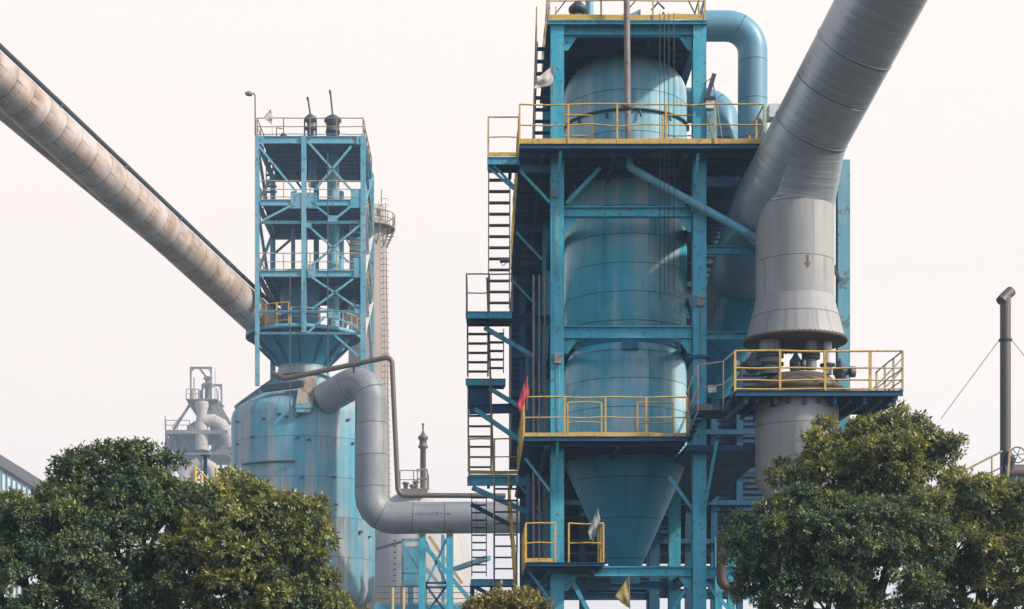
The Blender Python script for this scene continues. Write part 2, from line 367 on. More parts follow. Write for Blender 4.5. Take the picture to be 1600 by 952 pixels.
# side face braces (dark, receding)
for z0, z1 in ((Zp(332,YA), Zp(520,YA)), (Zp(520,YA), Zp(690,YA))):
    brace((XL,YA+.2,z0),(XL,YB-.2,z1),.1,M['blue_shade']); brace((XR,YB-.2,z0),(XR,YA+.2,z1),.1,M['blue_shade'])
# top roof deck of the frame
td = thing('roof_platform', ((XL+XR)/2, YA, ZT), 'topmost platform of the big steel tower, cut by the top edge of the photo', 'platform', 'platforms of the big tower')
def deckmesh(x0, x1, y0, y1, z, t=.05, rib=.55, lon=2.2):
    k = MB().box((x0,y0,z-t),(x1,y1,z)); y = y0+.35
    while y < y1-.1: k.box((x0+.04,y-.03,z-t-.12),(x1-.04,y+.03,z-t+.002)); y += rib
    x = x0+.6
    while x < x1-.2: k.box((x-.045,y0+.1,z-t-.22),(x+.045,y1-.1,z-t-.118)); x += lon
    return k
def fascia(x0, x1, y, z, m, parent, h=.12): return MB().ibeam((x0,y,z),(x1,y,z),.09,h,UPZ,.012,.012).build('edge_beam', m, parent)
x0, x1 = Xp(855,YA), Xp(1103,YA)
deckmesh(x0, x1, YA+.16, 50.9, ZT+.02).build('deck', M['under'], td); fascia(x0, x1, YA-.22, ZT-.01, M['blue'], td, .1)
MB().box((x0,YA-.17,ZT+.01),(x1,YA+.3,ZT+.05)).build('deck_edge', M['blue_shade'], td)
guardrail(td, [(x0+.05,50,ZT+.05),(x0+.05,YA-.15,ZT+.05),(x1-.05,YA-.15,ZT+.05),(x1-.05,50,ZT+.05)], 1.1, 1.45, M['yellow_pale'], M['yellow'], toe_h=.15)
for a, b in (((862,30),(915,-40)),((1020,-30),(970,28)),((1060,-30),(1090,30)),((1090,30),(1110,-30)),((912,32),(900,-30))):
    brace(P(*a,YA+1.5),P(*b,YA+1.5),.03,M['steel_dark'],.03,td)
# roof equipment
o = thing('vent_pipe', P(903,34,46), 'short blue vent pipe with grey rain cap on the tower top', 'vent')
c = P(903,34,46); MB().lathe(c,[(.13,ZT+.05),(.13,ZT+.75)],20).build('pipe',M['blue_far'],o); MB().lathe(c,[(.15,ZT+.70),(.26,ZT+.78),(.26,ZT+.88),(.06,ZT+1.08),(.02,ZT+1.1)],20).build('cap',M['steel_dark'],o)
o = MB().tube(P(921,36,46.3), P(921,-60,46.3), .11, 16).build('riser_pipe', M['blue_far']); tag(o,'pale blue riser pipe beside the capped vent on the tower top','pipe')
o = thing('valve_cluster', P(1020,30,46), 'cluster of small dark valves and spindles on the tower top', 'valves')
for i, x in enumerate((1005,1012,1018,1028,1036,1043,1056,1068)):
    p = P(x,30,46+.2*(i%3)); h = (.5,.25,.75,.6,.8,.3,.28,.28)[i]
    v = MB(); v.lathe(p,[(.05,ZT+.05),(.05,ZT+.05+h*.4),(.09,ZT+.07+h*.42),(.09,ZT+.1+h*.5),(.03,ZT+.1+h*.52),(.025,ZT+.05+h)],10).build('valve',M['steel_dark'],o)
MB().sweep([P(1018,16,46.2),P(1028,4,46.2),P(1038,14,46.2)],.03,8).build('hose',M['steel_dark'],o)
o = thing('duct_hood', P(975,34,47), 'grey-blue curved hood housing behind the pole on the tower top', 'hood')
k = MB(); pr=[(940,40),(965,33),(985,22),(1001,14),(1001,40)]
va=[P(x,y,46.6) for x,y in pr]; vb=[v+Vector((0,1.2,0)) for v in va]; n=5
k.add(va+vb,[tuple(range(n-1,-1,-1)),tuple(range(n,2*n))]+[(i,(i+1)%n,(i+1)%n+n,i+n) for i in range(n)]).build('hood',M['blue_far'],o)

# --- H1: upper platform
Z1 = Zp(227, 44); xa, xb = Xp(812,44), Xp(1194,44)
p1 = thing('platform', (xa,44,Z1), 'long upper platform with yellow guardrail crossing in front of the domed silo', 'platform', 'platforms of the big tower')
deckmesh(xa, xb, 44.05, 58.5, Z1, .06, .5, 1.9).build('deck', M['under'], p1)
fascia(xa, xb, 44, Z1-.03, M['blue_shade'], p1, .12)
g = guardrail(p1, [(xa,57,Z1),(xa,44.06,Z1),(xb,44.06,Z1),(xb,50,Z1)], 1.1, 1.28, M['yellow'], M['yellow'], toe_h=.16)
for a, b in ((869,925),(1035,1092)):
    guardrail(p1, [(Xp(a,44.9),44.9,Z1),(Xp(b,44.9),44.9,Z1)], 1.1, .95, M['yellow'], None, name='inner_guardrail')
for Y in (44.9, 50.8, 56.8):   # brackets under the left overhang
    MB().bar((xa+.05,Y,Z1-.42),(XL-.2,Y,Z1-1.25),.06,.12,(0,1,0)).build('bracket', M['blue'], p1)
    MB().bar((xa+.02,Y,Z1-.36),(XL-.15,Y,Z1-.36),.1,.18).build('bracket_beam', M['blue_shade'], p1)
MB().bar((XR+.2,44.9,Z1-.7),(xb-.5,44.9,Z1-.7),.1,.25).build('cross_beam', M['blue_shade'], p1)
# --- H2: lower platform
Z2 = Zp(684, 44); xc, xd = Xp(819,44), Xp(1075,44)
p2 = thing('platform', (xc,44,Z2), 'lower platform with yellow guardrail at the foot of the lowest blue silo', 'platform', 'platforms of the big tower')
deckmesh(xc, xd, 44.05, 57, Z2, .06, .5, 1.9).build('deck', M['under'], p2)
MB().box((xd,44.3,Z2-.3),(Xp(1190,46),57,Z2-.15)).build('deck_extension', M['under'], p2)
fascia(xc, xd, 44, Z2-.03, M['blue_shade'], p2, .12)
guardrail(p2, [(xc,51,Z2),(xc,44.06,Z2),(xd-.02,44.06,Z2)], 1.08, 1.1, M['yellow'], M['yellow'], toe_h=.11)
for a, b in ((887,940),(996,1051)):
    guardrail(p2, [(Xp(a,44.9),44.9,Z2),(Xp(b,44.9),44.9,Z2)], 1.08, .9, M['yellow'], None, name='inner_guardrail')
for Y in (44.9, 50.8):
    MB().bar((xc+.05,Y,Z2-.42),(XL-.2,Y,Z2-1.3),.06,.12,(0,1,0)).build('bracket', M['blue'], p2)
# --- H3: small bottom platform
Z3 = Zp(880, 44); xe, xf = Xp(822,44), Xp(945,44)
p3 = thing('platform', (xe,44,Z3), 'small bottom platform wrapping the left column below the hopper', 'platform', 'platforms of the big tower')
deckmesh(xe, xf, 44.05, 48.5, Z3, .06, .5, 1.2).build('deck', M['under'], p3); fascia(xe, xf, 44, Z3-.03, M['blue_shade'], p3, .1)
guardrail(p3, [(xe,48,Z3),(xe,44.06,Z3),(Xp(868,44),44.06,Z3)], 1.06, .75, M['yellow'], M['yellow'], toe_h=.1)
guardrail(p3, [(Xp(889,44),44.06,Z3),(xf-.03,44.06,Z3)], 1.06, .92, M['yellow'], None)
guardrail(p3, [(xf-.03,44.1,Z3),(xf-.03,46,Z3)], 1.06, .92, M['yellow'], None)
MB().bar((xe+.1,44.9,Z3-.15),(XL-.18,44.9,Z3-.95),.06,.12,(0,1,0)).build('bracket', M['blue'], p3)
# --- louvre
# --- dark block behind
b = thing('equipment_block', (Xp(830,57),57,0), 'dark corrugated clad block behind the blue silos', 'building')
zt = Z1-.3
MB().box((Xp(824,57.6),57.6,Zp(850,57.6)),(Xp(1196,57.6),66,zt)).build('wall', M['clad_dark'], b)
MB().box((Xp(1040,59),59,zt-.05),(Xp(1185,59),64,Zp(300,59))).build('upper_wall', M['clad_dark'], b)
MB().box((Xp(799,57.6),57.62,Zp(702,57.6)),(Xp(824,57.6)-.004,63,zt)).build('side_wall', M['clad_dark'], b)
for px in (812,835,850,905,1010,1070,1110,1150): MB().box((Xp(px,57.5),57.35,.1),(Xp(px,57.5)+.22,57.58,zt)).build('wall_post', M['blue_shade'], b)
for py in (450,500,560,620,680,740,790,850,905): MB().box((Xp(800 if py<700 else 824,57.4),57.2,Zp(py,57.4)),(Xp(1192,57.4),57.34,Zp(py,57.4)+.16)).build('wall_rail', M['blue_shade'], b)
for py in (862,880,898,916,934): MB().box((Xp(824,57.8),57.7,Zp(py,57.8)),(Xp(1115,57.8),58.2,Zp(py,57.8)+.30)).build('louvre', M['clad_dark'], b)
o = MB().sweep([P(830,930,50),P(830,555,50)],.16,12).build('cable_duct', M['blue_shade']); tag(o,'dark vertical cable duct behind the left column of the big tower','duct')
for i,px in enumerate((834,843,852)):
    o = MB().tube(P(px,900,48+i),P(px,430,48+i),.035,8).build('conduit_pipe', M['rail_grey']); tag(o,('thin pale conduit furthest left behind the front left column','thin pale conduit in the middle of the three behind the left column','thin pale conduit closest to the front left column')[i],'conduit','thin conduits')

# ================================================================== SILOS
CXs, CYs = Xp(977,47.9), 47.9
def zs(py, Y=CYs-1.7): return Zp(py, Y)
r0 = 1.76
o = thing('silo', (CXs,CYs,Z1), 'domed top silo, weathered pale blue, standing above the upper platform', 'silo', 'stacked silos')
zt0 = Zp(92, CYs); zb = Z1+.02; k = []
hd = 1.15
for i in range(13): t = i/12*math.pi/2; k.append((max(.02,r0*math.sin(t)), zt0-hd+hd*math.cos(t)))
MB().lathe((CXs,CYs),k+[(r0,zb)],72).build('shell', M['tank_top'], o)
q = MB().sweep([(CXs+1.80*math.cos(t),CYs+1.80*math.sin(t),Zp(172,46.2)) for t in [math.pi+ i*math.pi/24 for i in range(25)]],.035,8).build('ring_pipe', M['steel_dark'], o)
for i in (5,9,13,17): 
    t=math.pi+i*math.pi/24; a=Vector((CXs+1.8*math.cos(t),CYs+1.8*math.sin(t),Zp(172,46.2))); MB().tube(a,a+Vector((.05,-.05,-.22)),.03,8).build('nozzle',M['steel_dark'],o)
for px in (925,958,972): MB().tube(P(px,104,47.7),P(px,90,47.7),.09,12).build('top_nozzle', M['tank_top'], o)
MB().tube(P(915,96,47.6),P(935,94,47.6),.11,12).build('side_nozzle', M['tank_top'], o)
def shoulder(rt, ztop, rb, zbot, n=8): return [(rt+(rb-rt)*math.sin(i/n*math.pi/2), zbot+(ztop-zbot)*math.cos(i/n*math.pi/2)) for i in range(n+1)]
o = thing('silo', (CXs,CYs,zs(516)), 'middle silo with glossy blue bands between the upper and lower cross beams', 'silo', 'stacked silos')
MB().lathe((CXs,CYs),[(1.2,Z1-.1)]+shoulder(1.25,zs(248),r0,zs(330))+[(r0,zs(512))]+[(1.5,zs(522))],72).build('shell', M['tank'], o)
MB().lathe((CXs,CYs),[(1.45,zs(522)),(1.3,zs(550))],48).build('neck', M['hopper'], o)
o = thing('silo', (CXs,CYs,zs(890)), 'lowest silo with long dark blue hopper cone reaching below the lower platform', 'silo', 'stacked silos')
MB().lathe((CXs,CYs),shoulder(1.35,zs(530),r0,zs(572))+[(r0,Z2-.02)],72).build('shell', M['tank'], o)
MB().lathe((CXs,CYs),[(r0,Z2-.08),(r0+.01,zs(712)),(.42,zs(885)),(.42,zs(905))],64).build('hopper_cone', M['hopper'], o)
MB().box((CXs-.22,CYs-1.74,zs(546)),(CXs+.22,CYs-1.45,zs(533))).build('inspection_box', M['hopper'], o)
# front pole with collar, guy ropes
o = thing('standing_pipe', P(981,222,44.5), 'tall thin rusty pipe standing before the domed silo with a dark collar', 'pipe')
MB().tube(P(981,222,44.5),P(979,-40,44.5),.085,14).build('pipe', M['pole'], o)
MB().lathe(P(980,168,44.5),[(.09,Zp(174,44.5)),(.14,Zp(172,44.5)),(.14,Zp(165,44.5)),(.09,Zp(163,44.5))],16).build('collar', M['steel_dark'], o)
o = thing('sloping_pipe', P(984,258,44.8), 'blue-grey sloping pipe running from under the upper platform down to the grey duct', 'pipe')
pp = [P(984,232,44.9)]+arc(P(984,232,44.9),P(984,262,44.9),P(1182,372,44.3),.2,5)+[P(1184,373,44.3)]
MB().sweep(pp,.11,14).build('pipe', M['blue_far'], o); MB().lathe(P(984,246,44.9),[(.17,Zp(246,44.9)),(.17,Zp(243,44.9))],14).build('flange', M['steel_dark'], o)
for i, px in enumerate((1031,1038,1045,1053)):
    yb = (470,470,485,463)[i]; o = MB().sweep([P(px,20,44.2),P(px,465-i*4,44.2)]+[P(px,465-i*4+0.1,44.25),P(1130-i*3,467-i*4+ i*6,44.3),P(1130-i*3,520+i*8,44.3)],.011,5).build('cable', M['steel_dark']); 
    tag(o, ('leftmost of the four thin cables hanging over the right side of the silos','second from left of the four hanging cables over the silos','third from left of the four hanging cables over the silos','rightmost of the four hanging cables over the silos')[i],'cable','hanging cables')
# blue bent pipe upper right
o = thing('bent_pipe', P(1175,215,48), 'large blue pipe leaving the tower top and bending down at the right', 'pipe')
a,c,b2 = P(1095,41,47.5),P(1176,41,47.5),P(1176,224,47.5)
MB().sweep([a]+arc(a,c,b2,.75,9)+[b2],.42,36).build('pipe', mk('smooth_blue_pipe',(.14,.32,.42),(.22,.35,.40),.5,(.8,.1),.3,(.2,.22,.22),.3,seam=(30,1.1,.012),rough=.4), o)
o = thing('bent_pipe', P(1130,215,49), 'shorter blue pipe arching out behind the right column above the upper platform', 'pipe')
a,c,b2 = P(1060,165,49),P(1127,165,49),P(1127,230,48.5)
MB().sweep([a]+arc(a,c,b2,.58,9)+[b2],.50,36).build('pipe', bpy.data.materials['smooth_blue_pipe'], o)
o = thing('control_box', P(1110,172,44.7), 'small off-white control box on a post behind the upper guardrail', 'control box')
MB().box(P(1103,156,44.7),P(1115,173,44.9)).build('box', M['white'], o); MB().box(P(1102,154,44.65),P(1116,156,44.95)).build('lid', M['steel_dark'], o)
MB().box(P(1104,173.3,44.75),P(1119,222,44.95)).build('post', M['blue_far'], o); MB().sweep([P(1105,180,44.6),P(1110,205,44.6),P(1114,218,44.6)],.012,5).build('cable', M['rail_rust'], o)
o = thing('lamp_arm', P(1108,150,44.8), 'dark tilted bar lamp with thin stays above the control box', 'lamp')
MB().bar(P(1105,152,44.8),P(1116,116,44.8),.12,.1,(0,1,0)).build('arm', M['steel_dark'], o); MB().tube(P(1114,128,44.8),P(1128,215,44.8),.018,6).build('stay', M['rail_grey'], o)
MB().tube(P(1112,122,44.8),P(1100,130,44.8),.012,6).build('stay', M['rail_grey'], o)
o = MB().box(P(1202,162,46.5),P(1225,192,47)).build('cabinet', M['white']); tag(o,'off-white cabinet half hidden behind the big slanting duct','cabinet')
# edge-on stair at the tower's upper left
stair('narrow stair seen edge-on left of the domed silo', Xp(850,48)-.25, Xp(850,48)+.25, (46.2,ZT),(51.5,Z1), 16, M['blue_shade'], M['yellow_pale'])

# ================================================================== LEFT STAIRS
def landing(label, px0, px1, py, Y0, Y1, m=None, rail=True, toe=True, rm=None, sides=False):
    z = Zp(py, Y0); x0, x1 = Xp(px0,Y0), Xp(px1,Y0)
    o = thing('stair_landing', ((x0+x1)/2,Y0,z), label, 'landing', 'stair landings')
    deckmesh(x0,x1,Y0+.05,Y1,z,.05,.4,.7).build('deck', M['under'], o); MB().ibeam((x0-.03,Y0,z-.1),(x1,Y0,z-.1),.08,.2,UPZ,.012,.012).build('edge_beam', M['blue'], o)
    if rail: guardrail(o, [(x0,Y1,z),(x0,Y0+.02,z),(x1,Y0+.02,z)], 1.1, .85, rm or M['yellow_pale'], M['yellow'] if toe else None, toe_h=.11)
    return o
l1 = landing('topmost stair landing, jutting left at the height of the upper platform', 763, 812, 246, 45.1, 46.3, rm=M['yellow_pale'])
for dx in (0,.12): MB().bar(P(764+dx*60,262-dx*30,45.3),P(803,296-dx*40,45.3),.06,.07,(0,1,0)).build('brace', M['blue'], l1)
stair('long upper stair flight left of the tower, white sky between its treads', Xp(763.5,46), Xp(797,46), (46,Zp(255,46)), (47.2,Zp(482,47.2)), 13, M['rail_rust'], None, tread_d=.2)
l2 = landing('stair landing halfway up the left stairs with thin grey rails', 729, 800, 487, 48.5, 50, rm=M['rail_grey'], toe=False)
MB().ibeam(P(735,498,48.6),P(862,500,50.6),.15,.24).build('support_beam', M['blue_shade'], l2)
MB().bar(P(757,512,49),P(832,556,49),.12,.16,(0,1,0)).build('brace', M['blue'], l2)
stair('steep outer stair flight just below the halfway landing', Xp(731,50), Xp(762,50), (50,Zp(500,50)), (50.8,Zp(588,50.8)), 6, M['steel_dark'], M['rail_rust'])
stair('short inner stair flight with yellow foot behind the rusty handrail', Xp(763,51.5), Xp(787,51.5), (51.5,Zp(515,51.5)), (52.2,Zp(582,52.2)), 5, M['steel_dark'], None)
l3 = landing('stair landing level with the red flag, seen from below', 729, 790, 592, 50.4, 51.6, rail=False)
MB().ibeam(P(733,640,50.4),P(846,637,50.6),.15,.28).build('support_beam', M['blue_shade'], l3); MB().bar(P(765,607,50.3),P(812,636,50.3),.12,.16,(0,1,0)).build('brace', M['blue'], l3)
MB().bar(P(742,640,50.3),P(815,690,50.3),.12,.24,(0,1,0)).build('brace', M['blue'], l3)
MB().box(P(732,608,50.6),P(768,640,50.7)).build('kick_plate', M['blue_shade'], l3)
stair('outer stair flight rising from the yellow-railed landing', Xp(732,51), Xp(767,51), (51,Zp(642,51)), (51.9,Zp(738,51.9)), 6, M['steel_dark'], M['yellow_pale'])
o = MB().tube(P(761,434,50.2),P(771,738,50.2),.03,8).build('stair_pole', M['rail_rust']); tag(o,'long thin rusty pole running down along the left stairs','pole')
l4 = landing('yellow-railed stair landing level with the lower platform', 733, 812, 742, 51.2, 52.6, rm=M['yellow'])
MB().ibeam(P(730,752,50.8),P(866,752,50.8),.16,.27).build('support_beam', M['blue'], l4)
MB().bar(P(738,762,50.7),P(850,812,50.7),.14,.26,(0,1,0)).build('brace', M['blue'], l4)
MB().bar(P(736,788,51.5),P(800,822,51.5),.12,.2,(0,1,0)).build('brace', M['blue_shade'], l4)
stair('lower left stair flight before the grey pipe, nearest the trestle', Xp(737,53), Xp(760,53), (53,Zp(772,53)), (53.8,Zp(900,53.8)), 11, M['steel_dark'], None)
stair('lower right stair flight before the grey pipe, nearest the tower', Xp(773,48.5), Xp(808,48.5), (48.5,Zp(755,48.5)), (49.6,Zp(915,49.6)), 9, M['steel_dark'], M['yellow_pale'])
l5 = landing('lowest stair landing just above the small bright bush', 737, 803, 905, 50, 51.5, rail=False)
MB().bar(P(738,915,50.1),P(770,932,50.1),.12,.16,(0,1,0)).build('brace', M['blue_shade'], l5)
for px in (738,803): MB().bar((Xp(px,51.2),51.2,0),(Xp(px,51.2),51.2,Zp(905,50)-.06),.14,.14,(0,1,0)).build('leg', M['blue_shade'], l5)

o = thing('stair_railing', P(803,925,48), 'yellow stair railing seen edge-on beside the lower stairs left of the tower', 'railing')
xr_ = Xp(803,48.5)
guardrail(o, [(xr_,46.3,Zp(935,46.3)),(xr_-.12,50.8,Zp(800,50.8))], 1.1, .62, M['yellow'], M['yellow'], (.5,), r=.025)
o = thing('pipe_run', P(900,300,55), 'three dark service pipes slung under the back of the upper platform', 'pipes')
for i in range(3): MB().tube((Xp(815,52),52+i*.7,Z1-.62-.05*i),(Xp(1160,52),52+i*.7,Z1-.62-.05*i),.09,10).build('pipe', M['steel_dark'], o)
for px, py, Y, lab in ((868,300,44.78,'small grey junction box high on the front left column'),(1094,470,44.78,'small grey junction box halfway up the front right column'),(872,560,44.78,'small grey junction box on the front left column above the lower platform')):
    o = thing('junction_box', P(px,py,Y), lab, 'junction box'); a_ = P(px,py,Y); MB().box(a_+Vector((-.1,-.07,-.14)),a_+Vector((.1,.02,.14))).build('housing', M['rail_grey'], o)
    MB().tube(a_+Vector((.03,-.01,-.14)),a_+Vector((.03,0,-2.2)),.014,6).build('conduit', M['rail_grey'], o)
# ================================================================== RIGHT DUCT
DX, DY = Xp(1242,44.2), 44.2
def zd(py): return Zp(py, DY-1)
o = thing('down_duct', (DX,DY,zd(515)), 'thick grey upright duct with brown arrow and flared rusty skirt', 'duct')
MB().lathe((DX,DY),[(1.03,zd(302)),(1.03,zd(454))],72).build('shell', M['clad'], o)
fl = MB().lathe((DX,DY),[(1.035,zd(454)),(1.12,zd(476)),(1.31,zd(519))],72).build('flared_skirt', M['clad'], o)
MB().lathe((DX,DY),[(1.30,zd(519)),(1.37,zd(519.5)),(1.37,zd(524)),(.5,zd(526))],72).build('flange', M['rust'], o)
fb = o.children[-1]
for i in range(60):
    t=2*math.pi*i/60; MB().lathe((DX+1.34*math.cos(t),DY+1.34*math.sin(t)),[(.016,zd(525.5)),(.016,zd(518))],6).build('bolt', M['rust'], fb)
k = MB(); # arrow stencil on the curved shell
def on_shell(u, z, r=1.036): t = -math.pi/2 + u/1.03; return Vector((DX+r*math.cos(t), DY+r*math.sin(t), z))
zc = zd(408); u0=.14
pts = [(-.03,.16),(.03,.16),(.03,-.04),(.10,-.04),(0,-.18),(-.10,-.04),(-.03,-.04)]
k.add([on_shell(u0+u,zc+z) for u,z in pts],[(0,6,2,1),(5,4,3,2,6)]); k.build('arrow_mark', M['arrow'], o)
# slanting duct
B = P(1243,250,43.75); Cc = P(1376,0,41.0); D2 = Cc+(Cc-B)*.8; E2 = B-(Cc-B)*.98
o = thing('slanting_duct', B, 'huge grey slanting duct rising out of the photo at top right', 'duct')
MB().sweep([P(1128,560,57.9), P(1140,505,54.5), P(1158,440,50.5), P(1182,370,46.6), B-(Cc-B)*.30, B-(Cc-B)*.15, B, B+(Cc-B)*.5, Cc, D2], [.98,.98,.98,1.0,1.02,1.02,1.02,1.02,1.02,1.02], 96).build('shell', M['duct'], o)
ds = (Cc-B).normalized()
for f in (.85, 3.1): MB().sweep([B+ds*f, B+ds*(f+.05)], 1.033, 96).build('seam_band', M['duct'], o)
MB().sweep([Vector((DX,DY,zd(303))), Vector((DX+.03,DY-.05,zd(288))), B+ds*.25+Vector((.1,-.05,0)), B+ds*.75+Vector((.03,0,0))],[1.035,1.04,1.03,.99],80).build('joint', M['duct'], o)
MB().sweep([(DX,DY,zd(304)),(DX,DY,zd(301))],1.05,72).build('collar', M['clad'], o)
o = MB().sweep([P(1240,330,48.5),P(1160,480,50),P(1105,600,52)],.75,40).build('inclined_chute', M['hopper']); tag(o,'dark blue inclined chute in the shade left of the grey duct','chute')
# right I column
o = MB().ibeam((Xp(1317,46.5),46.5,0),(Xp(1317,46.5),46.5,Zp(252,46.5)),.34,.3,(0,1,0),.03,.03).build('free_column', M['blue_far']); tag(o,'freestanding blue steel column right behind the grey duct','column')
o = MB().bar(P(1302,415,46),P(1312,440,46),.08,.1,(0,1,0)).build('bracket', M['steel_dark'], o)
# lower valves and vessel
o = thing('receiving_vessel', (DX+.05,DY,zd(780)), 'grey round vessel hanging below the right platform behind the tree', 'vessel')
vx = DX+.05
MB().lathe((vx,DY),[(.3,zd(572)),(.8,zd(577)),(1.13,zd(592)),(1.22,zd(603)),(1.22,zd(612))],64).build('lid_dome', M['stack'], o)
MB().lathe((vx,DY),[(1.27,zd(600)),(1.27,zd(604))],64).build('rim', M['rust'], o)
MB().lathe((vx,DY),[(1.09,zd(620)),(1.10,zd(745)),(.62,zd(790)),(.4,zd(800))],72).build('shell', M['clad'], o)
def vpipe(label, px, r, py0, py1, m, fl=()):
    o = thing('short_pipe', P(px,py1,DY), label, 'pipe', 'short pipes between skirt and vessel')
    c = (Xp(px,DY-.4), DY-.4); MB().lathe(c,[(r,Zp(py1,DY)),(r,Zp(py0,DY))],28).build('pipe', m, o)
    for f in fl: MB().lathe(c,[(r+.09,Zp(f+2,DY)),(r+.09,Zp(f-1.5,DY))],28).build('flange', M['steel_dark'], o)
vpipe('wide grey-blue pipe stub under the left of the rusty skirt', 1203, .27, 520, 590, M['clad_far'], (557,562,574))
vpipe('central pipe stub under the rusty skirt', 1267, .15, 520, 582, M['clad_far'], (559,564))
vpipe('narrow pale pipe stub under the right of the rusty skirt', 1293, .11, 540, 590, M['white'], (575,))
def valve(label, px, py, d, Y=43.6):
    o = thing('gate_valve', P(px,py,Y), label, 'valve', 'valves on the right platform')
    a = P(px,py,Y); MB().sweep([a,a+Vector((d*.2,0,0)),a+Vector((d*.22,0,0)),a+Vector((d*.5,0,0)),a+Vector((d*.52,0,0)),a+Vector((d*.75,0,0))],[.09,.09,.17,.17,.1,.07],14).build('body', M['steel_dark'], o)
    MB().sweep([a+Vector((d*.7,0,0)),a+Vector((d*.92,0,0))],.15,14).build('motor', M['clad_far'], o)
    MB().lathe(a+Vector((d*.3,0,0)),[(.12,a.z-.2),(.16,a.z-.1),(.16,a.z+.1),(.08,a.z+.22),(.03,a.z+.34)],14).build('bonnet', M['steel_dark'], o)
valve('dark valve with round motor at the left end of the right platform', 1190, 571, -.8)
valve('dark valve with grey motor sticking out toward the right', 1302, 581, .62)
valve('dark valve in the middle under the rusty skirt', 1236, 570, .4)
# right platform
ZR = Zp(611,42.9); xg, xh = Xp(1149,42.9), Xp(1411,42.9)
pr_ = thing('platform', (xg,42.9,ZR), 'right platform with yellow rails around the base of the grey duct', 'platform', 'platforms of the big tower')
deckmesh(xg, xh, 42.95, 45.9, ZR, .05, .45, .8).build('deck', M['under'], pr_)
for i in range(6):
    x = xg+.3+i*(xh-xg-.5)/5; MB().bar((x,42.98,ZR-.22),(x-.1,45.8,ZR-.22),.09,.2).build('joist', M['blue_shade'], pr_)
MB().ibeam((xg,42.9,ZR-.06),(xh,42.9,ZR-.06),.08,.14,UPZ,.012,.012).build('edge_beam', M['blue_shade'], pr_)
guardrail(pr_, [(xg,42.95,ZR),(Xp(1360,42.9),42.95,ZR)], 1.04, 1.17, M['yellow'], None, (.58,.28,.06), r=.027)
guardrail(pr_, [(Xp(1360,42.9)+.02,42.95,ZR),(xh,42.95,ZR),(xh,45.8,ZR)], 1.04, .9, M['yellow_pale'], None, (.58,.28,.06))
MB().bar(P(1365,607,43.3),P(1412,558,43.3),.04,.04,(0,1,0)).build('stair_rail', M['yellow_pale'], pr_); MB().bar(P(1385,604,43.6),P(1412,575,43.6),.04,.04,(0,1,0)).build('stair_rail', M['yellow_pale'], pr_)
# step stairs up to right platform (dark)
o = thing('stair_flight', P(1100,650,43.5), 'short dark stair with brown handrails climbing to the right platform', 'stairs', 'steel stair flights')
MB().box(P(1088,641,43.6),P(1130,645,45)).build('landing', M['steel_dark'], o)
MB().bar(P(1072,684,43.6),P(1090,643,43.6),.05,.24,(0,1,0)).build('stringer', M['blue_shade'], o); MB().bar(P(1130,643,43.5),P(1150,612,43.5),.05,.22,(0,1,0)).build('stringer', M['blue_shade'], o)
for i in range(5):
    a = P(1073+i*4.2,682-i*9,43.7); MB().box(a,a+Vector((.2,.8,.03))).build('tread', M['steel_dark'], o)
for dy in (0,36):
    MB().sweep([P(1072,616+dy*.9,43.5),P(1090,571+dy,43.5),P(1130,565+dy,43.5),P(1150,548+dy,43.5)],.022,6).build('handrail', M['rail_rust'], o)
for px,y0,y1 in ((1090,571,643),(1130,565,643),(1076,608,680)): MB().tube(P(px,y0,43.5),P(px,y1,43.5),.022,6).build('post', M['rail_rust'], o)
o = MB().box(P(1107,602,43.8),P(1118,615,43.95)).build('junction_box', M['white']); tag(o,'small off-white junction box beside the dark stair','junction box')
# rusty pipe bottom right + support frame
a,c,b2 = P(1127,838,44.5),P(1127,917,44.5),P(1165,917,44.5)
o = MB().sweep([a]+arc(a,c,b2,.2,6)+[b2],.13,14).build('rusty_pipe', M['rust']); tag(o,'rusty bent pipe beside the right column near the tree','pipe')
o = thing('support_trestle', P(1140,950,50), 'blue support frame right of the tower at the bottom edge', 'frame')
for px in (1122,1142): MB().ibeam((Xp(px,50),50,0),(Xp(px,50),50,Zp(840,50)),.22,.25,(0,1,0)).build('post', M['blue'], o)
for py in (893,930): MB().ibeam(P(1098,py,50.2),P(1180,py,50.2),.2,.25).build('beam', M['blue'], o)

# ================================================================== LEFT TOWER
YF, YBk = 113.0, 121.4
a0, a1, a2 = Xp(402,YF), Xp(475,YF), Xp(567.5,YF)
tz = lambda py: Zp(py, YF)
TL = thing('steel_tower', ((a0+a2)/2,YF,tz(605)), 'slender pale blue open steel tower on top of the weathered blue vessel', 'steel tower')
for x, wd, bot in ((a0,.28,603),(a1,.33,520),(a2,.34,600)):
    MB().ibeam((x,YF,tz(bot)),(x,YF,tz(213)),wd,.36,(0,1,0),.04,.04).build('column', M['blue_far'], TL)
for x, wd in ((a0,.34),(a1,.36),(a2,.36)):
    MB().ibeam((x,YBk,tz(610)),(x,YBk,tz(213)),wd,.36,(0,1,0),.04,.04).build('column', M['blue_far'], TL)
for py, h in ((219,.5),(317,.42),(428,.42),(348,.16),(487,.14),(521,.14)):
    z = tz(py)
    for Y in (YF, YBk):
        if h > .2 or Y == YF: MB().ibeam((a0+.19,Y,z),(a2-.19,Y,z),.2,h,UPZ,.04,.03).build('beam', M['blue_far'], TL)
    if h > .2:
        for x in (a0,a2): MB().ibeam((x,YF+.19,z),(x,YBk-.19,z),.2,h,UPZ,.04,.03).build('beam', M['blue_far'], TL)
def fb_(a, b, Y=YF-.06, wd=.14): MB().bar(P(*a,Y),P(*b,Y),wd,.12,(0,1,0)).build('brace', M['blue_far'], TL)
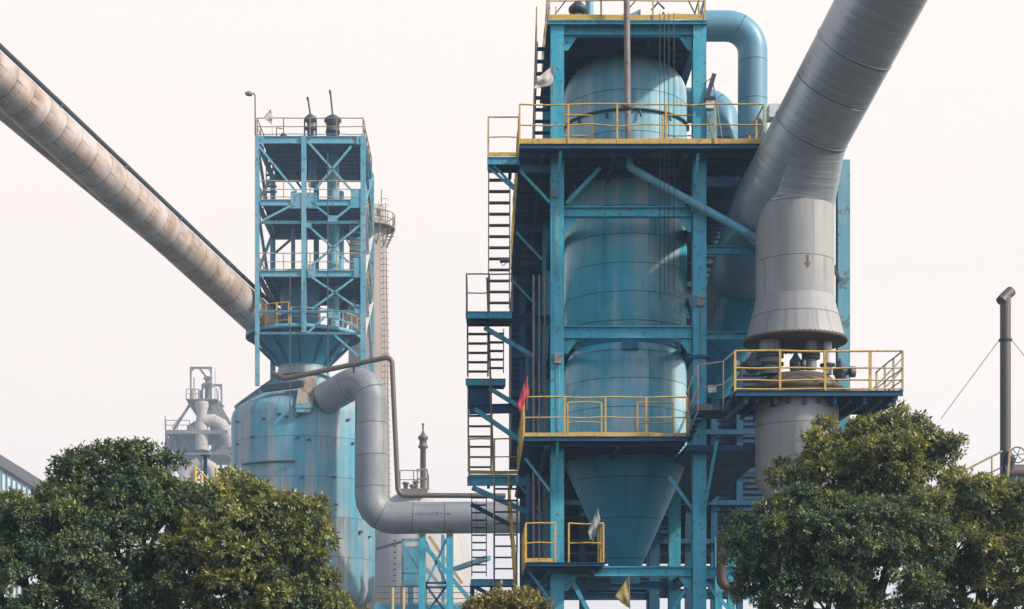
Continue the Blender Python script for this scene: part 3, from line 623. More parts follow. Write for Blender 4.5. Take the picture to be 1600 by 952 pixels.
for a, b in (((483,224),(551,300)),((549,229),(492,297)),((404,228),(463,300)),((458,320),(410,345)),((486,316),(520,343)),((553,319),(523,343)),
             ((483,354),(545,410)),((565,350),(488,414)),((482,430),(561,483)),((552,436),(488,483)),((517,492),(564,515)),((508,495),(480,521)),((523,524),(564,560))): fb_(a, b)
for a, b in (((478,354),(425,400)),((424,228),(475,300))): fb_(a, b, YBk+.2, .16)
def gp(x0, x1, y0, y1): MB().box(P(x0,y0,YF-.12),P(x1,y1,YF-.09)+Vector((0,.03,0))).build('gusset', M['blue_far'], TL)
for g4 in ((454,495,301,326),(548,566,295,325),(481,493,413,434),(553,566,403,434),(404,412,213,226),(557,566,213,226),(513,527,337,347),(473,487,348,356),(510,532,487,497),(554,566,476,490)): gp(*g4)
for za, zb_ in ((219,317),(317,428),(428,521)):   # X braces of the right side face
    for s in (0,1):
        A_, B_ = (za, zb_) if s else (zb_, za)
        MB().bar((a2+.05,YF+.2,tz(A_)),(a2+.05,YBk-.2,tz(B_)),.12,.22,(1,0,0)).build('brace', M['white'] if za != 219 else M['blue_far'], TL)
        MB().bar((a0-.05,YF+.2,tz(A_)),(a0-.05,YBk-.2,tz(B_)),.12,.2,(1,0,0)).build('brace', M['blue_far'], TL)
def ldeck(py, y1, x0=None, rail=M['yellow_pale'], h=1.15):
    z = tz(py); d = MB(); xx0 = (x0 if x0 is not None else a0)
    deckmesh(xx0+.2,a2-.2,YF+.2,y1,z,.08,.9,1.8).build('deck', M['blue_shade'], TL)
    guardrail(TL, [(a0,YBk,z),(a0,YF-.1,z),(a2,YF-.1,z),(a2,YBk,z)], h, 1.6, rail, None, (.5,.05), r=.035)
    guardrail(TL, [(a0+.3,YBk-.2,z),(a2,YBk-.2,z)], h, 1.6, rail, None, (.5,), r=.03)
ldeck(212, YBk, rail=M['rail_rust']); ldeck(310, YBk); ldeck(423, YBk)
# interior pipes & stairs
for px, Y, r, y0, y1 in ((488,118,.28,292,182),(521,117,.42,530,200),(458,119,.15,420,300),(476,117.5,.2,430,355),(531,120,.3,520,300)):
    MB().tube(P(px,y0,Y),P(px,y1,Y),r,14).build('riser', M['blue_far'], TL)
for (x0_,x1_,yt,yb) in ((416,432,230,300),(547,563,345,420)):
    Y=118
    for i in range(9):
        f=i/8; a=P(x0_,yt+(yb-yt)*f,Y-1+f*2); b_=P(x1_,yt+(yb-yt)*f,Y-1+f*2); MB().box(a,b_+Vector((0,.3,.09))).build('stair_tread', M['blue_far'], TL)
    MB().bar(P(x0_,yt,Y-1.2),P(x0_,yb,Y+1.2),.08,.25).build('stair_stringer', M['yellow_pale'], TL)
# roof vents, lamps, flag
for i,(px, yb, yt, r, mastd) in enumerate(((485,204,183,.45,4),(520,209,184,.62,4))):
    o = thing('relief_valve', P(px,212,116), ('smaller','larger')[i]+' relief valve with thin leaning mast on the left tower roof', 'relief valve', 'roof relief valves')
    c = P(px,212,116); z0=tz(212)
    zz = lambda py: Zp(py,116)
    MB().lathe(c,[(r*.5,z0),(r*.5,zz(yb)),(r*.8,zz(yb-1)),(r*.8,zz(yb-5)),(r*.5,zz(yb-7)),(r*.55,zz(yb-12)),(r,zz(yt+6)),(r*.95,zz(yt+2)),(r*.3,zz(yt-4)),(.05,zz(yt-5))],20).build('body', M['steel_dark'], o)
    MB().tube(P(px,yt-2,116),P(px-4,(152,142)[i],116),.07,6).build('mast', M['steel_dark'], o); MB().box(P(px-6,(156,145)[i],116),P(px-3,(153,142)[i],116.2)).build('mast_head', M['steel_dark'], o)
    for s in (-1,1): MB().tube(P(px+s*9,212,116),P(px+s*9,yt+4,116),.06,6).build('stay', M['steel_dark'], o)
for i, px in enumerate((459,477)):
    o = MB().lathe(P(px,212,115),[(.3,tz(212)),(.3,tz(209)),(.12,tz(207)),(.18,tz(206)),(.05,tz(203))],12).build('roof_fitting', M['steel_dark']); tag(o,('small dark fitting left of centre on the left tower roof','small dark fitting next to the smaller relief valve')[i],'fitting')
o = thing('flood_lamp', P(399,212,YF), 'lamp on a tall thin post at the left corner of the left tower roof', 'lamp'); MB().sweep([P(399,212,YF),P(398.5,149,YF),P(396,146,YF),P(391,145,YF)],.05,6).build('post', M['steel_dark'], o)
MB().lathe(P(389,146,YF),[(.22,tz(149)),(.3,tz(146)),(.1,tz(143))],12).build('lamp_head', M['rail_grey'], o)
o = thing('flood_lamp', P(432,212,YF), 'short lamp on a bent arm behind the left tower roof rail', 'lamp'); MB().sweep([P(432,212,YF+1),P(432,200,YF+1),P(441,201,YF+1)],.04,6).build('post', M['steel_dark'], o)
MB().lathe(P(443,204,YF+1),[(.28,tz(206)),(.2,tz(203)),(.08,tz(200))],12).build('lamp_head', M['steel_dark'], o)

# platform around the neck
VX, VY = Xp(474,117), 117.0
zv = lambda py: Zp(py, 117)
cp = thing('round_platform', (VX,VY,zv(530)), 'round yellow-railed platform around the neck of the left tower', 'platform')
MB().lathe((VX,VY),[(1.5,zv(530)),(4.0,zv(530)),(4.0,zv(526)),(1.5,zv(526))],48,False).build('deck', M['under'], cp)
MB().lathe((VX,VY),[(3.98,zv(530.5)),(4.03,zv(530.5)),(4.03,zv(525)),(3.98,zv(525))],48,False).build('edge_ring', M['blue_far'], cp)
ring = lambda r, t0, t1, z, n: [(VX+r*math.cos(R(t)),VY+r*math.sin(R(t)),z) for t in [t0+(t1-t0)*i/n for i in range(n+1)]]
guardrail(cp, ring(3.95,172,262,zv(526),7), 1.5, 1.2, M['yellow'], None, (.5,.2), r=.05)
guardrail(cp, ring(3.95,264,375,zv(526),8), 1.15, 1.2, M['yellow_pale'], None, (.5,), r=.04)
for t in range(0,360,30):
    c_, s_ = math.cos(R(t)), math.sin(R(t)); MB().bar((VX+3.7*c_,VY+3.7*s_,zv(531)),(VX+1.8*c_,VY+1.8*s_,zv(572)),.14,.2).build('bracket', M['blue_shade'], cp)
# vessel
V = thing('pressure_vessel', (VX,VY,zv(950)), 'big weathered blue and grey upright vessel under the slender tower', 'vessel')
rv = 5.02
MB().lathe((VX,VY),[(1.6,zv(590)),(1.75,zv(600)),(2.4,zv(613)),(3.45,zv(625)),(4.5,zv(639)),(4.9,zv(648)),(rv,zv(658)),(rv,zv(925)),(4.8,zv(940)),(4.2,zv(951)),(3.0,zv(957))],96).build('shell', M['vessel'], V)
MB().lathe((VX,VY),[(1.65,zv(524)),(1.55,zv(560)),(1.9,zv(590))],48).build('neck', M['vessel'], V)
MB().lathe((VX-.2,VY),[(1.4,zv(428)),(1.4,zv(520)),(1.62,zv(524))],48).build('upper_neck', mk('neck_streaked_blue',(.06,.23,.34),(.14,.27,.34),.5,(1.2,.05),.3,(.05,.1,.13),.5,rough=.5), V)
MB().lathe((VX,VY),[(3.2,zv(532)),(1.75,zv(575))],48).build('funnel', M['hopper'], V)
for t0, z_ in ((200,735),):
    MB().sweep([(VX+(rv+.25)*math.cos(R(t)),VY+(rv+.25)*math.sin(R(t)),zv(737)) for t in range(225,275,5)],.09,8).build('ring_rail', M['steel_dark'], V)
for i in range(46):
    t = rnd.uniform(200,340); z_ = zv(rnd.choice((668,700,760,800,840,880)) + rnd.uniform(-4,4))
    c_, s_ = math.cos(R(t)), math.sin(R(t)); p = Vector((VX+rv*c_,VY+rv*s_,z_)); MB().bar(p, p+Vector((c_,s_,0))*.18, .25,.08).build('lug', M['steel_dark'], V)
dt = R(300); MB().bar((VX+5.0*math.cos(dt),VY+5.0*math.sin(dt),zv(932)),(VX+5.0*math.cos(dt),VY+5.0*math.sin(dt),zv(893)),.75,.25,(math.cos(dt),math.sin(dt),0)).build('door', mk('teal_door',(.02,.22,.31),None,.3,(4,.5),1,coord='Object'), V)
# skirt below
MB().lathe((VX,VY),[(3.6,0),(3.6,zv(950))],48).build('skirt', M['blue_shade'], V)
# box girders
G = thing('sloped_girder', P(366,655,112), 'sloping blue box girder reaching down to the vessel left shoulder', 'girder', 'sloped box girders')
pa, pb = P(371,643,116.5), P(458,580,117)
MB().bar(pa, pb, .9, .75, UPZ).build('girder_box', M['blue_far'], G); MB().bar(pa+Vector((0,0,.42)), pb+Vector((0,0,.42)), 1.2,.07, UPZ).build('cover_plate', M['tan'], G)
MB().bar(P(410,608,113.5),P(475,600,112.6),.5,.4).build('cross_girder', M['steel_dark'], G)
G = thing('sloped_girder', P(475,646,111.8), 'short rust-stained tan girder cover pointing to the viewer on the vessel top', 'girder', 'sloped box girders')
MB().bar(P(475,640,111.7), P(483,590,113.2), 1.15,.35, (0,-1,.3)).build('cover_plate', M['tan'], G); MB().box(P(463,630,111.6),P(488,647,112.3)).build('end_box', M['blue_far'], G)
# small stair at vessel's left
o = thing('stair_flight', P(330,780,105), 'small teal stair with yellow posts left of the big vessel above the trees', 'stairs', 'steel stair flights')
MB().sweep([P(306,768,105),P(318,772,105),P(345,787,104)],[.35,.35,.3],8).build('stringer', mk('teal_paint',(.015,.13,.20),None,.3,(4,.5),1,coord='Object'), o)
MB().box(P(306,758,105),P(362,764,108)).build('landing', bpy.data.materials['teal_paint'], o)
for i in range(7): a = P(318+i*5,762+i*3.4,105); MB().box(a,a+Vector((1.0,1.2,.07))).build('tread', bpy.data.materials['teal_paint'], o)
for px,y0,y1 in ((305,729,757),(315,742,762),(325,752,770),(338,731,785),(345,745,764)): MB().tube(P(px,y0,105),P(px,y1,105),.11,8).build('post', M['yellow'], o)
MB().tube(P(306,730,105),P(352,775,105),.06,6).build('handrail', M['yellow_pale'], o); MB().tube(P(338,733,105),P(362,733,105),.06,6).build('handrail', M['steel_dark'], o)
o = MB().lathe(P(321,740,107),[(.12,Zp(765,107)),(.12,Zp(714,107)),(.3,Zp(713,107)),(.3,Zp(711,107))],12).build('vent_pipe', M['steel_dark']); tag(o,'thin dark vent pipe with flat cap beside the yellow-posted stair','vent')
# diagonal small blue duct behind tower level
MB().bar(P(548,470,119),P(508,560,116),.7,.7).build('chute', M['steel_dark'], TL)

# inclined gallery tube
o = thing('inclined_gallery', P(405,495,113), 'long rust-stained tube gallery rising to the upper left from the left tower', 'conveyor gallery')
g0, g1 = P(440,531,118.5), P(-90,43,88)
gp_ = [g0+(g1-g0)*i/16 for i in range(17)]
MB().sweep(gp_, 1.2, 48).build('tube', M['tube'], o)
dg = (g1-g0).normalized(); nrm_ = Vector((-dg.z,0,dg.x)); nrm_ = nrm_ if nrm_.z > 0 else -nrm_
nrm_ = (Vector((0,0,1)) - dg*dg.z).normalized()
off = nrm_*1.66 + Vector((.15,-.3,0))
MB().sweep([p+off for p in gp_],.14,10).build('side_pipe', M['steel_dark'], o)
for f in (.06,.22,.38,.55,.73):
    p = g0+(g1-g0)*f; b_ = MB(); b_.bar(p+nrm_*1.05+Vector((-.1,-.3,0)), p+off, .3,.18).bar(p+off-dg*.6, p+off+dg*.6,.28,.14); b_.build('pipe_bracket', M['steel_dark'], o)
o = thing('lower_gallery', P(190,400,100), 'second paler tube branching below the inclined gallery at the left edge', 'conveyor gallery')
MB().sweep([P(335,432,112), P(0,151,99.5), P(-70,92,97)],1.10,40).build('tube', M['tube'], o)

# grey elbow pipe from vessel
PY = 110.5
o = thing('elbow_pipe', P(580,800,PY), 'thick grey clad pipe looping down from the vessel and running right', 'pipe')
q0,q1,q2,q3,q4 = P(507,624,112.6), P(580,583,PY), P(579,810,PY), P(820,808.5,PY), None
run = [q0]+arc(q0,q1,q2,1.35,8)+arc(q1,q2,q3,1.5,5)+[P(700,809,PY),q3]
MB().sweep(run, 1.06, 40).build('pipe', M['clad_far'], o)
# stencilled marking, faded and illegible, with arrow
def on_pipe(px, py, r=1.075):
    c = P(px,808.8,PY); dz = (808.8-py)*PY/F; return Vector((c.x, PY-math.sqrt(max(.01,r*r-dz*dz)), c.z+dz))
k = MB()
def seg(a, b, t=.9):
    d = Vector((b[0]-a[0], b[1]-a[1])).normalized(); n_ = Vector((-d.y,d.x))*t/2
    q = [(a[0]+n_.x,a[1]+n_.y),(a[0]-n_.x,a[1]-n_.y),(b[0]-n_.x,b[1]-n_.y),(b[0]+n_.x,b[1]+n_.y)]
    k.add([on_pipe(*c) for c in q],[(0,1,2,3)])
for a,b in (((646,805.5),(651,805.5)),((654,803.5),(654,808)),((658,804),(658,808)),((661,803.5),(661,808)),((665,803.5),(665,808)),
            ((668.5,808),(670.5,803.5)),((670.5,803.5),(672.5,808)),((669,806.5),(672,806.5)),((675,803),(675,808.5)),((675,803.4),(679,804)),((679,804),(675.5,806)),
            ((682,803),(685,804)),((685,804),(682,805.6)),((682,805.6),(685,807.5)),((682,803),(682,808)),((687,803.5),(690,804)),((690,804),(692,808)),
            ((695,805.5),(702,805.5))): seg(a,b,.9 if a[0]<695 else 1.2)
k.add([on_pipe(*c) for c in ((701,803.4),(705,805.5),(701,808))],[(0,2,1)])
k.build('stencil_mark', M['ink'], o)
# thin pipe
o = thing('thin_pipe', P(622,770,108), 'thin dark pipe rising over the elbow pipe, dropping and running right', 'pipe')
t0,t1,t2,t3,t4 = P(434,588,110), P(447,592,109), P(612,557,108), P(622,774,108), P(790,775,108)
MB().sweep([P(425,583,110)]+arc(P(425,583,110),P(445,592,109.5),t2,.5,4)+arc(t1,t2,t3,.4,6)+arc(t2,t3,t4,.5,6)+[t4], .17, 12).build('pipe', M['stack'], o)
MB().bar(P(553,569,108),P(553,582,108.5),.12,.12,(0,1,0)).build('pipe_support', M['steel_dark'], o)

# trestle
o = thing('pipe_trestle', P(680,952,PY), 'blue cross-braced trestle carrying the horizontal grey pipe', 'trestle')
for px in (660,703):
    MB().ibeam((Xp(px,PY),PY-.3,0),(Xp(px,PY),PY-.3,Zp(836,PY)),.46,.4,(0,1,0),.04,.04).build('post', M['blue'], o); MB().box(P(px-5,829,PY-.6),P(px+5,838,PY)).build('saddle', M['rust'], o)
for a,b in (((665,846),(700,918)),((699,840),(664,918)),((665,914),(700,962)),((699,914),(664,962)),((664,911),(700,911)),((664,918),(700,918))):
    MB().bar(P(*a,PY-.2),P(*b,PY-.2),.16,.12,(0,1,0)).build('brace', M['blue'] if a[1]<900 else M['blue_shade'], o)
MB().ibeam((Xp(692,115),115,0),(Xp(692,115),115,Zp(836,115)),.25,.3,(0,1,0)).build('back_post', M['blue_far'], o)
MB().bar(P(665,855,114),P(738,942,114),.3,.2,(0,1,0)).build('long_brace', M['blue'], o)
o = thing('equipment_stand', P(640,952,113), 'pale blue frame with a tall cabinet left of the pipe trestle', 'frame')
MB().box(P(631,855,114),P(655,918,116)).build('cabinet', M['blue_far'], o)
for px in (629,655): MB().bar((Xp(px,113),113,Zp(918,113)),(Xp(px,113),113,Zp(842,113)),.14,.14,(0,1,0)).build('post', M['blue_far'], o)
for py in (844,855,896): MB().bar(P(629,py,113),P(655,py,113),.14,.2 if py<850 else .1).build('beam', M['blue_far'], o)
MB().bar(P(631,852,113),P(655,892,113),.1,.1,(0,1,0)).build('brace', M['blue_far'], o)
MB().box(P(637,918,113.5),P(647,1070,115)).build('leg', M['blue'], o)
o = thing('service_walkway', P(660,947,112), 'blue walkway beam with brown rails along the bottom behind the trestle', 'walkway')
z = Zp(945,111.6); MB().box((Xp(585,111.6),111.2,z-.7),(Xp(745,111.6),112.6,z)).build('deck', M['blue'], o)
guardrail(o,[(Xp(587,111.3),111.3,z),(Xp(745,111.3),111.3,z)],1.2,1.6,M['rail_rust'],M['yellow_pale'],(.33,.66),r=.035,toe_h=.1)
for px in (613,630): MB().tube(P(px,952,110),P(px,918,110),.12,8).build('tall_post', M['yellow_pale'], o)
for px in (600,740): MB().box(P(px,960,111.9),P(px+6,1078,112.3)).build('leg', M['blue'], o)
o = thing('slanting_strut', P(720,890,100), 'blue-grey slanting strut between the storage dome and the stairs', 'strut')
MB().bar(P(712,889,105),P(762,872,90),.35,.25).build('bar', M['blue_far'], o)

# storage dome behind
DYd = 140.0
o = thing('storage_dome', P(655,952,DYd), 'pale stained domed storage tank behind the pipe trestle', 'storage tank')
pr = [(r*DYd/F, Zp(y,DYd)) for r,y in ((3,763),(22,767),(42,779),(58,797),(70,820),(79,852),(85,895),(87,960),(87,1075))]
MB().lathe((Xp(652,DYd),DYd),pr,72).build('shell', M['dome'], o)
MB().bar(P(670,838,134.5),P(722,912,135.5),.25,.1,(0,1,0)).build('stair_stringer', M['yellow_pale'], o)
MB().bar(P(588,858,134),P(630,846,134),.2,.2).build('strut', M['steel_dark'], o)
for i in range(9): MB().box(P(614,844+i*9,133.8),P(619,846+i*9,134.2)).build('rung', M['steel_dark'], o)
o = thing('dome_platform', P(648,775,138), 'small railed platform with pipework on top of the storage dome', 'platform')
z = Zp(766,138); MB().box((Xp(626,138),137,z-.4),(Xp(668,138),141,z)).build('deck', M['far'], o)
guardrail(o,[(Xp(626,138),137,z),(Xp(668,138),137,z),(Xp(668,138),141,z)],1.5,1.0,M['rail_rust'],None,(.5,),r=.04)
guardrail(o,[(Xp(653,138),137.1,z+.1),(Xp(668,138),137.1,z+.1)],1.5,1.0,M['rail_grey'],None,(.5,),r=.05)
for px,y in ((634,752),(645,756),(650,750)): MB().lathe(P(px,766,138.5),[(.2,z),(.2,Zp(y+4,138)),(.35,Zp(y+3,138)),(.2,Zp(y,138))],12).build('fitting', M['far'], o)
for px in (632,648): MB().bar(P(px,766,138),P(px,778,138),.2,.2,(0,1,0)).build('leg', M['far'], o)
o = thing('mast', P(661,766,142), 'thin brownish mast with a bulging head above the storage dome', 'mast')
zm = lambda py: Zp(py,142); c = P(661,766,142)
MB().lathe(c,[(.26,zm(775)),(.24,zm(702)),(.4,zm(700)),(.42,zm(697)),(.22,zm(694)),(.26,zm(690)),(.42,zm(686)),(.45,zm(683)),(.24,zm(680)),(.12,zm(676)),(.07,zm(672)),(.07,zm(664)),(.16,zm(663)),(.02,zm(661))],14).build('pole', M['stack'], o)
for s in (-1,1): MB().tube(P(661+s*4.5,700,142),P(661+s*4.5,683,142),.07,6).build('side_rod', M['rust'], o)

# chimney
CYc = 150.0
o = thing('chimney', P(577,780,CYc), 'tall tapering concrete chimney with ladder cage behind the left tower', 'chimney')
zc_ = lambda py: Zp(py,CYc); kk = CYc/F; cxx = Xp(576,CYc)
MB().lathe((cxx,CYc),[(45*kk,0),(34*kk,zc_(780)),(31*kk,zc_(520)),(27.5*kk,zc_(360)),(27*kk,zc_(325)),(25*kk,zc_(325)),(25*kk,zc_(328))],64).build('shaft', M['concrete'], o)
pl = MB().lathe((cxx,CYc),[(27.5*kk,zc_(359)),(41*kk,zc_(359)),(41*kk,zc_(357)),(27.5*kk,zc_(357))],40,False).build('ring_platform', M['far'], o)
for py in (337,347): MB().sweep([(cxx+41*kk*math.cos(R(t)),CYc+41*kk*math.sin(R(t)),zc_(py)) for t in range(180,541,12)],.04,5,False).build('platform_rail', M['rail_rust'], o)
for t in range(180,541,20): MB().tube((cxx+41*kk*math.cos(R(t)),CYc+41*kk*math.sin(R(t)),zc_(357)),(cxx+41*kk*math.cos(R(t)),CYc+41*kk*math.sin(R(t)),zc_(337)),.04,5).build('rail_post', M['rail_rust'], o)
for t in range(180,541,30):
    c_, s_ = math.cos(R(t)), math.sin(R(t)); b_ = MB(); b_.tube((cxx+41*kk*c_,CYc+41*kk*s_,zc_(359)),(cxx+28*kk*c_,CYc+28*kk*s_,zc_(388)),.06,5); b_.tube((cxx+40*kk*c_,CYc+40*kk*s_,zc_(370)),(cxx+28*kk*c_,CYc+28*kk*s_,zc_(370)),.05,5); b_.build('platform_bracket', M['far'], o)
for t in (262,285,308): 
    c_, s_ = math.cos(R(t)), math.sin(R(t)); MB().bar((cxx+27.2*kk*c_,CYc+27.2*kk*s_,zc_(344)),(cxx+27.2*kk*c_,CYc+27.2*kk*s_,zc_(332)),.35,.1,(c_,s_,0)).build('opening', M['steel_dark'], o)
lt = R(-38); lc, ls = math.cos(lt), math.sin(lt)
lad = MB().bar((cxx+35*kk*lc-.3,CYc+35*kk*ls,zc_(800)),(cxx+28.5*kk*lc-.3,CYc+28.5*kk*ls,zc_(322)),.06,.06).build('ladder', M['rail_rust'], o)
MB().bar((cxx+35*kk*lc+.3,CYc+35*kk*ls,zc_(800)),(cxx+28.5*kk*lc+.3,CYc+28.5*kk*ls,zc_(322)),.06,.06).build('ladder_rail', M['rail_rust'], lad)
for i in range(52):
    f = i/51; rr_ = (35.5-7*f)*kk+.22; zc2 = zc_(790)+(zc_(318)-zc_(790))*f; cc = Vector((cxx+rr_*lc,CYc+rr_*ls,zc2))
    MB().sweep([cc+Vector((.33*math.cos(R(t)),.33*math.sin(R(t)),0)) for t in range(150,391,24)],.025,4,False).build('cage_hoop', M['rail_rust'], lad)
MB().tube((cxx+20*kk,CYc,zc_(326)),(cxx+20*kk,CYc,zc_(296)),.04,5).build('lightning_rod', M['rail_rust'], o)

# far furnace
YFF = 420.0; KF = 420/262
q = lambda px, py, d=0: P(px,py,YFF+d*KF)
class FB(MB):
    def bar(s, a, b, wd, h, up=(0,0,1), off=(0,0)): return MB.bar(s, a, b, wd*KF*.85, h*KF*.85, up, off)
    def sweep(s, p, r, seg=24, caps=True): return MB.sweep(s, p, r*KF, seg, caps)
    def lathe(s, c, pr, seg=64, caps=True): return MB.lathe(s, c, [(r*KF,z) for r,z in pr], seg, caps)
o = thing('blast_furnace', q(310,800), 'hazy distant furnace top with frames, platforms and bent pipes at far left', 'blast furnace')
def fbx(x0,y0,x1,y1,d0,d1,n='platform',m='far'): return FB().box(q(x0,y0,d0),(q(x1,y1).x,YFF+d1*KF,q(x1,y1).z)).build(n, M[m], o)
fbx(290,623,343,628,-2,5); fbx(258,672,362,684,-4,8); fbx(263,708,362,716,-4,8); fbx(290,768,362,800,-3,6,'base_house'); 
FB().add([q(292,628),q(342,628),q(362,662),q(352,672),q(310,655),q(300,640)]+[q(292,628,4),q(342,628,4),q(362,662,4),q(352,672,4),q(310,655,4),q(300,640,4)],[(5,4,3,2,1,0),(6,7,8,9,10,11)]+[(i,(i+1)%6,(i+1)%6+6,i+6) for i in range(6)]).build('hood', M['far'], o)
fbx(296,684,318,702,0,5,'machine_house'); fbx(268,686,290,700,3,6,'machine_house'); fbx(330,684,362,708,0,6,'machine_house')
for x0_,x1_,yt,yb in ((298,330,575,623),(316,346,602,640)):
    d = 0 if x0_==298 else 4
    for x in (x0_,x1_): FB().bar(q(x,yb,d),q(x,yt,d),.3,.3,(0,1,0)).build('portal_post', M['far'], o)
    FB().bar(q(x0_-1,yt,d),q(x1_+1,yt,d),.3,.4).build('portal_beam', M['far'], o)
    for s, x in ((1,x0_),(-1,x1_)): FB().bar(q(x,yt+7,d),q(x+s*6,yt,d),.2,.3,(0,1,0)).build('portal_brace', M['far'], o)
FB().bar(q(312,576),q(324,592),.4,.35,(0,1,0)).build('hoist_arm', M['far'], o)
FB().lathe(q(325,600,1),[(.5,q(0,628).z),(.5,q(0,604).z),(.9,q(0,603).z),(.9,q(0,598).z),(.45,q(0,596).z),(.45,q(0,592).z),(.7,q(0,591).z),(.7,q(0,588).z),(.2,q(0,586).z)],16).build('valve_tower', M['far'], o)
FB().lathe(q(314,600,1),[(.3,q(0,623).z),(.3,q(0,610).z),(.15,q(0,608).z)],12).build('valve_tower', M['far'], o)
FB().lathe(q(315.5,650,-3),[(1.0,q(0,708).z),(1.0,q(0,665).z),(.75,q(0,650).z),(1.05,q(0,640).z),(1.0,q(0,633).z)],24).build('uptake', M['far_light'], o)
FB().sweep([q(318,659,-3),q(333,657,-3),q(346,664,-3),q(358,684,-3),q(362,700,-3)],1.0,20).build('bent_pipe', M['far_light'], o)
for a_,b_,c_2 in (((312,722),(290,735),(285,770)),((318,722),(330,730),(340,760))): FB().sweep([q(*a_,-3),q(*b_,-3),q(*c_2,-3)],.95,16).build('lower_pipe', M['far_light'], o)
FB().sweep([q(280,727,-2),q(305,726,-2)],.5,12).build('lower_pipe', M['far_light'], o)
for a_,b_ in (((297,632),(271,672)),((331,709),(292,768)),((270,684),(276,708)),((290,684),(283,708)),((330,632),(352,668))): FB().bar(q(*a_,-1),q(*b_,-1),.45,.4,(0,1,0)).build('raker', M['far'], o)
for px in (260,266,283,300,345,358): FB().bar(q(px,1079,2),q(px,672,2),.45,.4,(0,1,0)).build('post', M['far'], o)
zr = q(0,672).z
guardrail(o,[q(259,672,-4),q(296,672,-4)],2.4,2.4,M['far'],None,(.5,),r=.1); guardrail(o,[q(291,623,-2),q(310,623,-2)],2.4,2,M['far'],None,(.5,),r=.1)
FB().lathe((q(287,0).x,YFF-2),[(2.2,0),(2.2,q(0,793).z),(.4,q(0,788).z)],24).build('small_tank', M['white'], o)
for (xa_,ya_),(xb_,yb_),wd_ in (((258,650),(258,672),.15),((275,672),(300,708),.3),((345,684),(320,716),.3),((262,684),(262,768),.35),((318,628),(318,690),.2),((292,640),(268,668),.12),((336,575),(336,623),.1),((303,590),(303,622),.2),((338,606),(342,640),.15),((262,716),(300,768),.3),((325,716),(362,760),.3),((280,750),(362,750),.4),((266,735),(362,735),.3)):
    FB().bar(q(xa_,ya_,-2),q(xb_,yb_,-2),wd_,wd_,(0,1,0)).build('strut', M['far'], o)
for x_,y_,r_ in ((300,668,.8),(306,664,.7),(334,668,.6),(348,676,.6)): FB().lathe(q(x_,672,1),[(r_,q(0,672).z),(r_,q(0,y_-4).z),(r_*.4,q(0,y_-7).z)],12).build('equipment', M['far'], o)
for x_ in (300,306,312,336,341): FB().bar(q(x_,640,-1),q(x_,608,-1),.12,.12,(0,1,0)).build('riser', M['far'], o)
# steam
k = MB(); import bmesh as _b
bm = bmesh.new()
for i,(px,py,r) in enumerate(((268,768,1.6),(274,778,1.9),(280,786,1.9),(268,784,2.0),(276,764,1.1),(262,776,1.6),(285,790,1.4),(270,790,2))):
    bmesh.ops.create_icosphere(bm, subdivisions=4, radius=r, matrix=Matrix.Translation(P(px,py,235+i*.3)))
for v in bm.verts: v.co += v.normal*noise.fractal(v.co*.6,1,2,5)*.7
me = bpy.data.meshes.new('steam'); bm.to_mesh(me); bm.free()
for p in me.polygons: p.use_smooth = True
so_ = bpy.data.objects.new('steam', me); COL.objects.link(so_); tag(so_, kind='stuff')
sm = bpy.data.materials.new('steam'); sm.use_nodes = True; sm.node_tree.nodes.clear(); s1 = sm.node_tree.nodes.new('ShaderNodeOutputMaterial'); s2 = sm.node_tree.nodes.new('ShaderNodeVolumePrincipled')
s2.inputs['Color'].default_value=(1,1,1,1); s2.inputs['Density'].default_value=1.2; sm.node_tree.links.new(s2.outputs[0], s1.inputs['Volume']); me.materials.append(sm)

# shed at the left edge
o = thing('shed', P(0,780,85), 'light blue corrugated shed with grey sloping roof at the left edge', 'shed')
ze = Zp(763,85); xr = Xp(48,85); xl = Xp(-260,85)
k = MB(); zl = Zp(763-.62*308,85)
k.add([Vector((xl,85,0)),Vector((xr,85,0)),Vector((xr,85,ze)),Vector((xl,85,zl)),Vector((xl,100,0)),Vector((xr,100,0)),Vector((xr,100,ze)),Vector((xl,100,zl))],[(0,1,2,3),(1,5,6,2),(5,4,7,6),(4,0,3,7)]); k.build('wall', M['shed'], o)
d_ = Vector((xr-xl,0,ze-zl)).normalized()
MB().bar(Vector((xl,92.52,zl+.1)), Vector((xr,92.52,ze+.1))+d_*.55, 15.14,.16).build('roof', M['roof'], o)

# right mast & valve stand
o = thing('vent_stack', P(1572,750,60), 'slim brown vent stack with bent top at the right edge', 'vent stack')
MB().tube((P(1571,0,60).x,60,0),P(1571,462,60),.19,20).build('pipe', M['stack'], o); MB().sweep([P(1564,471,59.9),P(1570,464,60),P(1580,455,60.1)],.19,18).build('top_bend', M['stack'], o)
MB().lathe(P(1571,532,60),[(.24,Zp(533,60)),(.24,Zp(530,60))],16).build('clamp', M['steel_dark'], o)
for a_,b_ in (((1561,532),(1470,655)),((1581,532),(1680,655))): MB().tube(P(*a_,60),P(*b_,60),.012,5).build('guy_wire', M['steel_dark'], o)
o = thing('valve_stand', P(1585,740,58), 'dark pipe valve with spoked handwheel beside the brown vent stack', 'valve')
MB().sweep([P(1568,738,58),P(1600,738,58),P(1680,738,58)],.27,20).build('pipe', M['stack'], o); MB().box(P(1568,745,57.5),P(1690,758,58.5)).build('base', M['steel_dark'], o)
MB().lathe(P(1576,715,58),[(.25,Zp(738,58)),(.2,Zp(722,58)),(.26,Zp(718,58)),(.1,Zp(706,58))],16).build('bonnet', M['steel_dark'], o)
hw = P(1590,711,57.6); MB().sweep([hw+Vector((.27*math.cos(R(t)),0,.27*math.sin(R(t)))) for t in range(0,361,15)],.022,6,False).build('handwheel', M['steel_dark'], o)
